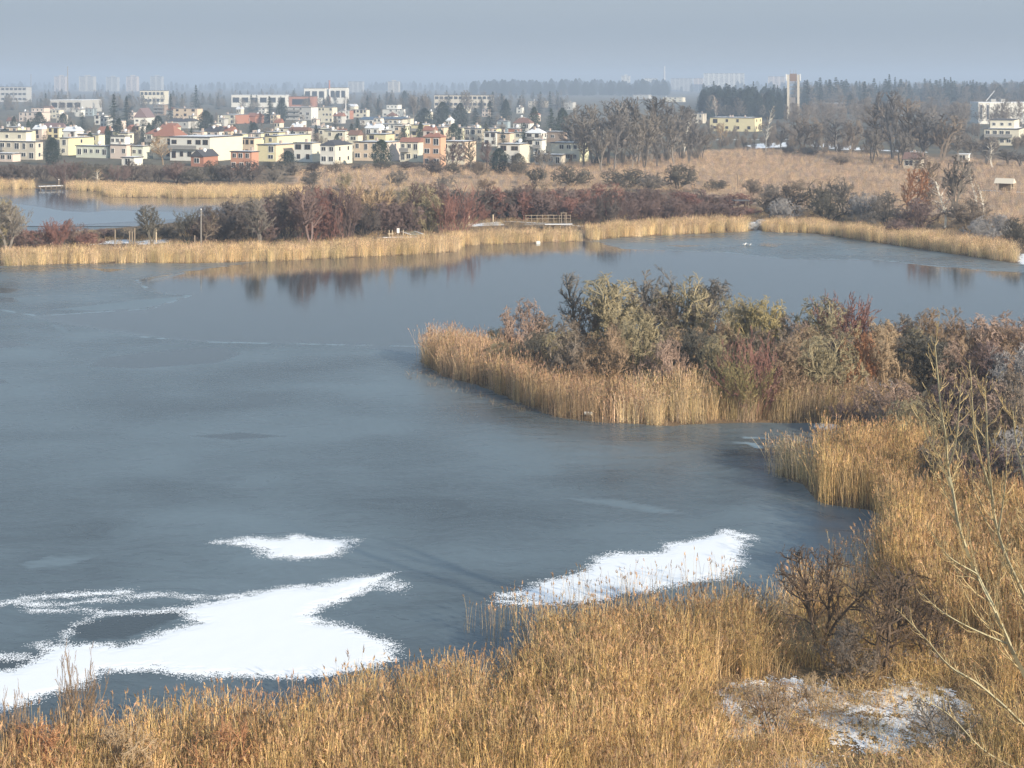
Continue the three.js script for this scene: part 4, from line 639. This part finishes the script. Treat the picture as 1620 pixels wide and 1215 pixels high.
block('hazy stepped tower left of the far steeple', 984, 997, 120, 4060, 'white', { bays: 2, penthouse: true });
block('hazy stepped flats beside the far steeple', 1020, 1040, 124, 4060, 'white', { bays: 3 });
block('faint pale block behind the water tower', 1216, 1242, 121, 4205, 'pink', { bays: 3 });
{ const hall = block('white panelled hall with dark corner windows at the right frame edge', 1546, 1670, 163, 900, 'white', { bays: 0, floors: 0, roof: 'snowy', name: 'panel_hall', turn: -0.05 }), m = 900 / FPX, hh = EYE - 33 * m, x0 = -62 * m;
  for (const [a, b] of [[1, 7], [12, 18], [74, 82]]) { const f = put('window', box, darkFrame, hall, x0 + (a + b) / 2 * m, hh * 0.55, 7.06, (b - a) * m, hh * 0.8, 0.1); put('frame', box, dishMat, f, 0, 0, 0.6, 0.72, 0.94, 1); put('pane', box, paneMat, f, 0, 0, 1.2, 0.5, 0.86, 1); }
  for (let k = 0; k < 2; k++) put('roof_unit', box, slabMat, hall, x0 + (30 + k * 16) * m, hh + 1.2, 0, 3, 1.8, 2.5);
  const vent = put('roof_pipe', new THREE.CylinderGeometry(0.16, 0.22, 8, 8), dishMat, hall, x0 + 26 * m, hh + 4, 0, 1, 1, 1); vent.rotation.z = -0.7; }
function mast(label, x, yt, d, r, m, name, bands) {
  const s = d / FPX, h = EYE - (yt - HOR) * s, g = thing(name); g.position.set((x - 810) * s, 0.2, -d);
  const n = bands ?? 1;
  for (let i = 0; i < n; i++) { const c = part('shaft', new THREE.CylinderGeometry(lerp(r, r * 0.6, (i + 1) / n), lerp(r, r * 0.6, i / n), h / n, 10), i % 2 ? mat('white_band', [0.7, 0.68, 0.66]) : m, g); c.position.y = (i + 0.5) * h / n; }
  put('top_ring', new THREE.CylinderGeometry(r * 0.8, r * 0.8, 0.8, 10), m, g, 0, h, 0, 1, 1, 1);
  tag(g, label, 'chimney', 'hazy far buildings');
}
mast('tall thin grey mast rising left of the tower blocks', 107, 106, 1700, 0.9, mat('steel', [0.25, 0.25, 0.26], 0.6), 'lattice_mast');
mast('low pylon mast on the left horizon', 49, 118, 2100, 0.6, mat('steel', [0.25, 0.25, 0.26], 0.6), 'pylon_mast');
mast('striped red chimney between two white halls', 521, 128, 1700, 1.4, mat('chimney_red', [0.40, 0.17, 0.13], 0.8), 'factory_chimney', 3);
mast('faint white steeple on the right horizon', 1051, 105, 4300, 3.6, mat('steeple_white', [0.6, 0.58, 0.55], 0.8), 'church_steeple');
mast('white needle mast above the cream apartment house', 547, 160, 1000, 0.45, mat('white_band', [0.7, 0.68, 0.66]), 'needle_mast');
{ // water tower: two white pillars, brown tank between their heads, braces and aerials
  const d = 1010, m = d / FPX, h = EYE - (118 - HOR) * m, g = thing('water_tower'), w = 20 * m; g.position.set((1255 - 810) * m, 0.2, -d); g.rotation.y = -0.2;
  const pm = wallMat(P.beige);
  for (const s of [-1, 1]) { put('pillar', box, pm, g, s * (w / 2 - 0.9), h / 2 - 1, 0, 1.5, h + 1.6, 2.6); put('antenna_panel', box, dishMat, g, s * (w / 2 + 0.35), h - 2, 1.4, 0.7, 4.4, 0.4); }
  put('tank', box, mat('tank_brown', [0.22, 0.15, 0.12], 0.8), g, 0, h - 2.2, 0, w - 3.8, 5.2, 2.8);
  put('lower_panel', box, mat('panel_grey', [0.22, 0.20, 0.19], 0.9), g, 0, h * 0.24, -0.3, w - 3.7, h * 0.5, 1.6);
  for (let k = 0; k < 4; k++) put('brace', box, mat('panel_grey', [0.22, 0.20, 0.19], 0.9), g, 0, h * (0.54 + 0.09 * k), 0, w - 3.7, 0.45, 1.2);
  for (const s of [-0.6, 0.1, 0.5]) put('aerial', box, railMat, g, s * w * 0.4, h + 1.6, 0, 0.15, 3.2, 0.15);
  tag(g, 'pale twin-pillar water tower with a brown tank above the trees', 'water tower');
}
// conifers and bare trees of the town
plants([[83, 262, 219, 36, 'pine', 'bluegreen'], [603, 264, 222, 44, 'pine', 'green'], [380, 270, 243, 12, 'spruce', 'dark'], [640, 236, 198, 18, 'spruce', 'bluegreen'], [556, 240, 196, 24, 'spruce', 'bluegreen'], [829, 236, 194, 22, 'spruce', 'bluegreen'], [946, 262, 232, 18, 'spruce', 'bluegreen'], [718, 228, 196, 34, 'pine', 'green'], [772, 224, 206, 12, 'spruce', 'green'], [455, 268, 240, 40, 'pine', 'bluegreen'], [790, 276, 236, 44, 'pine', 'bluegreen'], [820, 278, 244, 40, 'pine', 'dark']], 'in a front garden of the houses', 'town evergreens');
plants([[22, 216, 185, 17, 'pine', 'bluegreen'], [62, 214, 178, 32, 'pine', 'bluegreen'], [100, 208, 180, 22, 'pine', 'bluegreen'], [130, 206, 178, 20, 'spruce', 'bluegreen'], [180, 214, 148, 24, 'spruce', 'bluegreen'], [200, 204, 152, 20, 'spruce', 'bluegreen'], [188, 228, 188, 22, 'pine', 'bluegreen'], [212, 232, 200, 18, 'pine', 'dark'], [226, 228, 196, 20, 'spruce', 'bluegreen'], [250, 216, 184, 32, 'pine', 'bluegreen'], [270, 190, 148, 14, 'spruce', 'bluegreen'], [310, 182, 134, 18, 'spruce', 'bluegreen'], [325, 214, 176, 36, 'pine', 'bluegreen'], [402, 216, 194, 20, 'pine', 'bluegreen'], [426, 196, 152, 22, 'spruce', 'bluegreen'], [446, 194, 156, 22, 'pine', 'bluegreen'],
  [672, 206, 172, 40, 'pine', 'bluegreen'], [700, 204, 162, 34, 'pine', 'bluegreen'], [728, 206, 164, 34, 'pine', 'bluegreen'], [752, 206, 170, 26, 'spruce', 'bluegreen'], [775, 204, 160, 24, 'spruce', 'bluegreen'], [800, 196, 158, 26, 'pine', 'bluegreen'], [845, 212, 170, 26, 'pine', 'green'], [872, 214, 172, 26, 'spruce', 'green'], [890, 218, 172, 34, 'pine', 'green'], [530, 202, 186, 14, 'spruce', 'dark'], [600, 176, 150, 12, 'spruce', 'bluegreen'], [870, 178, 144, 14, 'spruce', 'bluegreen'], [640, 172, 144, 16, 'pine', 'bluegreen'],
  [1129, 176, 128, 16, 'spruce', 'bluegreen'], [1192, 180, 128, 14, 'spruce', 'bluegreen'], [1212, 180, 131, 12, 'spruce', 'bluegreen'], [1230, 182, 134, 12, 'spruce', 'bluegreen'], [1277, 182, 126, 22, 'spruce', 'bluegreen'], [1298, 180, 130, 18, 'spruce', 'bluegreen'], [1407, 174, 117, 16, 'spruce', 'bluegreen'], [1416, 174, 121, 14, 'spruce', 'bluegreen'], [1494, 176, 122, 14, 'spruce', 'bluegreen'], [1504, 176, 121, 14, 'spruce', 'bluegreen'], [1345, 182, 150, 22, 'pine', 'bluegreen'], [1368, 182, 128, 20, 'spruce', 'bluegreen']], 'rising among the distant roofs', 'town evergreens');
{ seed(733); const l = []; for (let x = 8; x < 840; x += rr(26, 40)) { const yb = rr(214, 244); l.push([x, yb, yb - rr(22, 36), rr(11, 22), pick(['spruce', 'spruce', 'pine']), pick(['bluegreen', 'green'])]); } plants(l, 'between the middle rows of houses', 'town evergreens'); }
plants([[915, 256, 172, 72, 'tree', 'ash'], [938, 262, 158, 78, 'tree', 'grey'], [962, 264, 150, 83, 'tree', 'ash'], [985, 262, 156, 78, 'tree', 'grey'], [1008, 262, 146, 81, 'tree', 'ash'], [1030, 258, 146, 83, 'tree', 'grey'], [1054, 256, 152, 78, 'tree', 'ash'], [1076, 252, 162, 72, 'tree', 'ash'], [1096, 250, 170, 62, 'tree', 'grey'], [950, 272, 196, 46, 'tree', 'grey'], [1000, 270, 190, 46, 'tree', 'grey'], [1040, 266, 196, 44, 'tree', 'ash'], [925, 266, 180, 60, 'tree', 'grey'], [972, 270, 172, 60, 'tree', 'ash'], [1020, 268, 168, 60, 'tree', 'grey'], [1066, 262, 176, 60, 'tree', 'grey'], [1090, 260, 184, 50, 'tree', 'ash'], [1110, 254, 200, 40, 'tree', 'grey']], 'in the grove right of the meadow-end house', 'bare grove');
plants([[1145, 232, 192, 34, 'tree', 'tan'], [1082, 254, 190, 22, 'birch', 'grey'], [1212, 240, 170, 26, 'birch', 'grey'], [1235, 238, 192, 34, 'tree', 'ash'], [1132, 196, 152, 14, 'birch', 'pink'], [1270, 240, 182, 75, 'tree', 'greybrown'], [1324, 242, 180, 75, 'tree', 'ash'], [1346, 246, 186, 50, 'tree', 'greybrown'], [1302, 238, 190, 46, 'tree', 'grey'], [1390, 252, 160, 83, 'tree', 'greybrown'], [1412, 254, 136, 86, 'tree', 'ash'], [1440, 256, 150, 86, 'tree', 'greybrown'], [1462, 258, 164, 83, 'tree', 'ash'], [1490, 260, 176, 78, 'tree', 'greybrown'], [1515, 258, 196, 50, 'tree', 'grey'], [1380, 260, 200, 46, 'tree', 'grey'], [1425, 264, 206, 52, 'tree', 'grey'], [1538, 254, 216, 44, 'tree', 'grey'], [1560, 262, 216, 50, 'tree', 'ash'], [1595, 262, 234, 50, 'tree', 'grey'], [1570, 266, 222, 40, 'birch', 'grey'], [1615, 264, 238, 46, 'tree', 'ash']], 'behind the meadow on the right', 'bare trees behind the meadow');
plants([[1446, 276, 236, 50, 'tree', 'greybrown'], [258, 262, 212, 44, 'tree', 'tan'], [720, 272, 220, 44, 'tree', 'mauve'], [744, 272, 222, 40, 'tree', 'dark'], [860, 270, 236, 40, 'tree', 'grey'], [705, 268, 228, 36, 'tree', 'grey'], [770, 270, 222, 30, 'tree', 'mauve'], [655, 190, 150, 30, 'tree', 'grey'], [676, 186, 146, 28, 'tree', 'grey'], [735, 182, 140, 24, 'tree', 'grey']], 'in front of a house wall', 'garden trees');
// far woods as masses
function wood(label, x0, x1, y0, y1, high, n, color, form, nm = 'far_wood') {
  seed(Math.round(x0 + y0 * 3)); const im = shade(new THREE.InstancedMesh(G[form][0][1], bark(color), n)), m = new THREE.Matrix4(), q = new THREE.Quaternion();
  for (let i = 0; i < n; i++) { const y = rr(y0, y1), [X, Z] = at(rr(x0, x1), y), h = high * rr(0.65, 1.2) * (1 + 0.2 * fbm(X * 0.01, Z * 0.01, 2)); q.setFromEuler(new THREE.Euler(0, rr(0, 6.283), 0)); im.setMatrixAt(i, m.compose(V(X, 0, Z), q, V(h * rr(0.55, 0.8), h, h * rr(0.55, 0.8)))); }
  im.name = numbered(nm); scene.add(im); tag(im, label, 'wood', null, 'stuff');
}
wood('blue hazy forest along the middle horizon', 745, 1060, 141, 152, 25, 520, 'bluegreen', 'pine');
wood('dark evergreen wood behind the yellow villa', 1110, 1245, 164, 190, 17, 130, 'bluegreen', 'pine');
wood('dark firs in the wood behind the yellow villa', 1110, 1245, 160, 190, 19, 110, 'bluegreen', 'spruce');
wood('grey bare trees in the wood behind the yellow villa', 1110, 1245, 166, 192, 15, 70, 'grey', 'tree');
wood('dark pointed firs of the forest along the right horizon', 1255, 1720, 146, 176, 24, 420, 'bluegreen', 'spruce');
wood('dark rounded trees of the forest along the right horizon', 1255, 1720, 148, 178, 18, 260, 'bluegreen', 'pine');
wood('grey bare trees of the forest along the right horizon', 1255, 1720, 148, 180, 22, 260, 'grey', 'tree');
wood('hazy evergreens between the distant roofs on the left', -60, 480, 148, 178, 13, 130, 'bluegreen', 'spruce');
wood('hazy bare trees between the distant roofs on the left', -60, 480, 148, 180, 12, 200, 'grey', 'tree');
wood('hazy evergreens between the distant roofs in the middle', 480, 900, 150, 182, 13, 90, 'bluegreen', 'spruce');
wood('hazy bare trees between the distant roofs in the middle', 480, 900, 150, 182, 12, 180, 'grey', 'tree');
wood('grey bare trees behind the barracks', 1250, 1640, 178, 206, 13, 200, 'greybrown', 'tree');
wood('grey bare garden trees among the houses on the left', -40, 420, 178, 236, 5.5, 150, 'grey', 'tree');
wood('grey bare garden trees among the houses in the middle', 420, 900, 178, 240, 5.5, 150, 'greybrown', 'tree');
wood('low grey thicket around the yellow villa', 1090, 1260, 196, 238, 4.5, 90, 'greybrown', 'dome', 'thicket');
wood('grey thicket under the bare trees behind the meadow', 1250, 1700, 200, 248, 5, 260, 'greybrown', 'dome', 'thicket');
wood('grey thicket at the foot of the bare grove', 890, 1110, 220, 258, 4, 90, 'grey', 'dome', 'thicket');
wood('faint tree line on the left horizon', -200, 760, 138, 144, 22, 420, 'bluegreen', 'pine');
wood('faint tree line on the right horizon', 1050, 1800, 138, 146, 22, 420, 'bluegreen', 'pine');

// ---------------------------------------------------------------- small built things round the water
const plank = mat('weathered_wood', [0.27, 0.215, 0.16], 0.85), paleWood = mat('pale_wood', [0.58, 0.47, 0.33], 0.8), stone = mat('stone', [0.34, 0.33, 0.32], 0.9);
const postGeo = new THREE.CylinderGeometry(0.5, 0.5, 1, 8);
function post(label, x, yb, high, m = plank, r = 0.11, cap) { const [X, Z] = at(x, yb), g = thing('wooden_post'); g.position.set(X, landAt(X, Z) - 0.05, Z); put('shaft', postGeo, m, g, 0, high / 2, 0, r * 2, high, r * 2); put('cap', postGeo, cap ? dishMat : m, g, 0, high + 0.05, 0, r * 2.3, 0.12, r * 2.3); tag(g, label, 'post', 'posts on the far bank'); }
post('lone pale wooden post left of the snow on the far bank', 182, 392, 2.4);
post('leftmost of three short pale posts by the far bank snow', 205, 390, 2.1); post('middle one of three short pale posts by the far bank snow', 209, 390, 2.0); post('tallest rightmost of three pale posts by the far bank snow', 213, 390, 2.5);
post('thin post before the dark tree on the far bank', 247, 386, 2.2, paleWood, 0.1);
post('slim post left of the white-topped pole', 308, 394, 1.8, plank, 0.1);
post('tall grey pole with a white top on the far bank', 318, 392, 5.6, mat('grey_pole', [0.26, 0.24, 0.22], 0.8), 0.1, true);
post('thin post left of the wooden frames', 742, 357, 1.9, paleWood, 0.11); post('short thin post between snow and wooden frames', 780, 354, 1.3, paleWood, 0.11);
post('slim grey pole in the meadow right of the dark hedge', 1167, 298, 3.0, plank, 0.13);
post('white-headed post by the second pond jetty', 93, 296, 1.6, plank, 0.14, true);
{ // jetty with snowy deck, board and rails, below the willow
  const [X, Z] = at(628, 384), g = thing('jetty'); g.position.set(X, 0.1, Z); g.rotation.y = 0.12;
  for (let k = 0; k < 14; k++) put('plank', box, plank, g, -2.9 + k * 0.45, 0.75, 0, 0.41, 0.07, 1.6);
  put('snow_cover', box, snowMat, g, 0.4, 0.81, 0.55, 5.2, 0.05, 0.42);
  for (let k = 0; k < 6; k++) put('pile', postGeo, plank, g, -2.7 + k * 1.1, 0.2, 0.6, 0.16, 1.1, 0.16);
  for (const x of [-1.2, -0.7, 1.0]) put('rail_post', postGeo, paleWood, g, x, 1.3, -0.5, 0.13, 1.1, 0.13);
  put('rail', box, paleWood, g, -0.95, 1.25, -0.5, 0.9, 0.1, 0.1);
  const b = put('board', box, mat('white_board', [0.75, 0.73, 0.68], 0.6), g, 0.2, 1.75, -0.3, 0.42, 0.75, 0.06); put('board_leg', box, plank, b, 0, -1.1, -0.5, 0.25, 1.4, 1);
  tag(g, 'small wooden jetty with a white board below the pollard willow', 'jetty');
}
{ const [X, Z] = at(652, 375), g = thing('footpath_ramp'); g.position.set(X, 0.35, Z); g.rotation.y = 0.35; put('deck', box, mat('ramp_green', [0.25, 0.25, 0.20]), g, 0, 0.25, 0, 2.2, 0.12, 5); put('snowy_edge', box, snowMat, g, -1.1, 0.34, 0, 0.25, 0.08, 5); put('snowy_edge', box, snowMat, g, 1.1, 0.34, 0, 0.25, 0.08, 5); put('support', box, plank, g, 0, 0.0, 0, 1.8, 0.4, 4.6); tag(g, 'grey-green ramp with snowy edges right of the jetty', 'ramp'); }
{ // terrace of wooden frames
  const [X, Z] = at(868, 364), g = thing('wooden_terrace'); g.position.set(X, 0.15, Z); g.rotation.y = 0.06;
  for (let k = 0; k < 18; k++) put('deck_plank', box, plank, g, -3.9 + k * 0.46, 0.85, 0, 0.42, 0.07, 2.6);
  put('snow_cover', box, snowMat, g, 1.6, 0.91, 0.7, 4.6, 0.05, 0.9);
  for (let k = 0; k < 9; k++) { put('pile', postGeo, plank, g, -3.8 + k * 0.95, 0.2, 1.1, 0.15, 1.3, 0.15); put('rail_post', postGeo, plank, g, -3.8 + k * 0.95, 1.6, -1.1, 0.12, 1.5, 0.12); }
  put('rail', box, plank, g, 0, 2.25, -1.1, 7.8, 0.1, 0.1); put('rail', box, plank, g, 0, 1.7, -1.1, 7.8, 0.08, 0.08);
  for (const x of [2.2, 3.0]) put('frame_post', postGeo, plank, g, x, 1.75, -0.4, 0.14, 1.9, 0.14);
  put('frame_beam', box, plank, g, 2.6, 2.7, -0.4, 1.1, 0.12, 0.14);
  tag(g, 'wooden terrace with post railings among far bank shrubs', 'terrace');
}
{ const [X, Z] = at(1172, 344), g = thing('bird_hide'); g.position.set(X, 0.3, Z); g.rotation.y = 0.1; put('back_wall', box, plank, g, -0.2, 1.2, -0.9, 2.0, 1.6, 0.08); put('roof', box, feltMat, g, 0, 2.85, 0, 2.9, 0.14, 2.6); for (const [x, z] of [[-1.2, 1.0], [1.2, 1.0], [-1.2, -1.0], [1.2, -1.0]]) put('corner_post', postGeo, plank, g, x, 1.4, z, 0.14, 2.9, 0.14); put('floor', box, plank, g, 0, 0.35, 0, 2.7, 0.12, 2.3); put('rail', box, plank, g, 0, 1.1, 1.02, 2.4, 0.1, 0.08); tag(g, 'open wooden hide with a dark flat roof behind the far reeds', 'shelter'); }
{ const [X, Z] = at(1590, 305), g = thing('shelter'); g.position.set(X, 0.3, Z); g.rotation.y = -0.55;
  const r = part('roof', roofPrism(4.2, 3.2, 1.1, 'side'), mat('pale_roof', [0.68, 0.60, 0.48], 0.8), g); r.position.y = 1.9;
  for (const [x, z] of [[-1.6, 1.1], [1.6, 1.1], [-1.6, -1.1], [1.6, -1.1]]) put('corner_post', box, paleWood, g, x, 0.95, z, 0.18, 1.95, 0.18);
  put('bench', box, plank, g, 0, 0.5, -0.7, 2.8, 0.1, 0.5); put('bench_support', box, plank, g, 0, 0.22, -0.7, 2.4, 0.46, 0.3); put('back_wall', box, plank, g, 0, 1.0, -1.12, 3.1, 1.6, 0.06); put('rail', box, paleWood, g, 1.6, 0.9, 0, 0.1, 0.1, 2.1);
  tag(g, 'little wooden picnic shelter with a pale gabled roof by the trail', 'shelter'); }
{ // jetty on the second pond
  const [X, Z] = at(80, 299), g = thing('snowy_jetty'); g.position.set(X, 0.1, Z); g.rotation.y = 0.5; for (let k = 0; k < 12; k++) put('plank', box, plank, g, -2.6 + k * 0.47, 0.55, 0, 0.43, 0.08, 1.5); put('snow_cover', box, snowMat, g, 0, 0.63, 0, 5.5, 0.07, 1.3); for (let k = 0; k < 5; k++) put('pile', postGeo, plank, g, -2.4 + k * 1.2, 0.1, 0.6, 0.16, 1.2, 0.16); tag(g, 'snow-covered jetty at the second pond', 'jetty'); }
{ // boulders by the culvert
  seed(66);
  const names = ['largest snow-capped grey boulder between the far reeds', 'grey boulder leaning on the largest one between the far reeds', 'small dark boulder at the foot of the culvert stones', 'round boulder at the right of the culvert stones', 'flat boulder behind the culvert stones'];
  names.forEach((label, i) => { const [X, Z] = at(1188 + i * 4, 363 - i * 1.4), s = [1.6, 1.2, 0.8, 1.0, 1.4][i], g = new THREE.IcosahedronGeometry(0.5, 2), p = g.attributes.position; for (let k = 0; k < p.count; k++) { const v = V(p.getX(k), p.getY(k), p.getZ(k)), f = 1 + 0.35 * simplex.noise3d(v.x * 2.2 + i * 5, v.y * 2.2, v.z * 2.2); p.setXYZ(k, v.x * f * 1.3, v.y * f * 0.85, v.z * f); } g.computeVertexNormals(); const o = top('boulder', g, stone); o.position.set(X, landAt(X, Z) + s * 0.22, Z); o.scale.setScalar(s); tag(o, label, 'boulder', 'culvert boulders'); });
}
{ // gulls on the ice
  const body = new THREE.SphereGeometry(0.5, 10, 8), gm = mat('gull_white', [0.8, 0.8, 0.8], 0.8), wing = mat('gull_grey', [0.4, 0.42, 0.45], 0.8), bill = mat('gull_bill', [0.5, 0.35, 0.1], 0.6);
  const gull = (label, x, y, s, turn) => { const [X, Z] = at(x, y), g = thing('gull'), b = new Sticks(); g.position.set(X, 0, Z); g.rotation.y = turn; g.scale.setScalar(s);
    const t = mergeGeometries([body.clone().scale(0.46, 0.2, 0.2).translate(0, 0.24, 0), body.clone().scale(0.14, 0.14, 0.14).translate(0.22, 0.4, 0), new THREE.ConeGeometry(0.07, 0.2, 8).rotateZ(0.5).translate(0.17, 0.33, 0), new THREE.ConeGeometry(0.06, 0.2, 8).rotateZ(1.6).translate(-0.28, 0.25, 0)]);
    part('body', t, gm, g); for (const k of [-1, 1]) { const w = part('wing', body, wing, g); w.scale.set(0.4, 0.1, 0.05); w.position.set(-0.06, 0.28, k * 0.09); const l = put('leg', postGeo, bill, g, 0.02, 0.08, k * 0.05, 0.02, 0.18, 0.02); l.castShadow = true; }
    const n = part('bill', new THREE.ConeGeometry(0.02, 0.1, 6).rotateZ(-Math.PI / 2), bill, g); n.position.set(0.33, 0.39, 0); tag(g, label, 'bird', 'gulls on the ice'); };
  gull('left one of three white gulls on the far ice', 1178, 389, 1.05, 0.4); gull('middle one of three white gulls on the far ice', 1182, 389, 1.0, 2.5); gull('right one of three white gulls on the far ice', 1186, 389.5, 0.95, -0.6);
}
{ const [X, Z] = at(851, 385), g = top('float_box', new THREE.BoxGeometry(0.62, 0.34, 0.45, 2, 2, 2), mat('float_white', [0.78, 0.75, 0.68], 0.7)); g.position.set(X, 0.16, Z); g.rotation.y = 0.3; tag(g, 'white float at the foot of the far reeds', 'float'); }
{ const [X, Z] = at(931, 662), g = thing('pipe_end'); g.position.set(X, 0.32, Z); g.rotation.y = -0.35; const t = part('pipe', new THREE.CylinderGeometry(0.13, 0.13, 0.6, 14, 1, true).rotateZ(Math.PI / 2), new THREE.MeshStandardMaterial({ name: 'pipe_white', color: C(0.75, 0.75, 0.7), roughness: 0.5, side: THREE.DoubleSide }), g); t.position.y = 0.05; put('stump', box, mat('wet_wood', [0.04, 0.035, 0.03]), g, 0, -0.2, 0, 0.5, 0.35, 0.3); tag(g, 'white pipe end at the foot of the spit reeds', 'pipe'); }
{ // plastic tunnel left of the houses
  const d = 520, m = d / FPX, g = thing('polytunnel'); g.position.set((16 - 810) * m, 0.2, -d + 24); g.rotation.y = -0.2;
  part('cover', new THREE.CylinderGeometry(1.9, 1.9, 12, 18, 6, false, 0, Math.PI).rotateZ(Math.PI / 2).rotateX(Math.PI), mat('grey_plastic', [0.42, 0.42, 0.43], 0.45), g).rotation.x = Math.PI; for (let k = 0; k < 7; k++) { const h = part('hoop', new THREE.TorusGeometry(1.93, 0.04, 5, 18, Math.PI), railMat, g); h.rotation.y = Math.PI / 2; h.position.x = -6 + k * 2; }
  tag(g, 'grey plastic tunnel greenhouse at the left edge before the houses', 'greenhouse');
}

renderer.render(scene, camera);
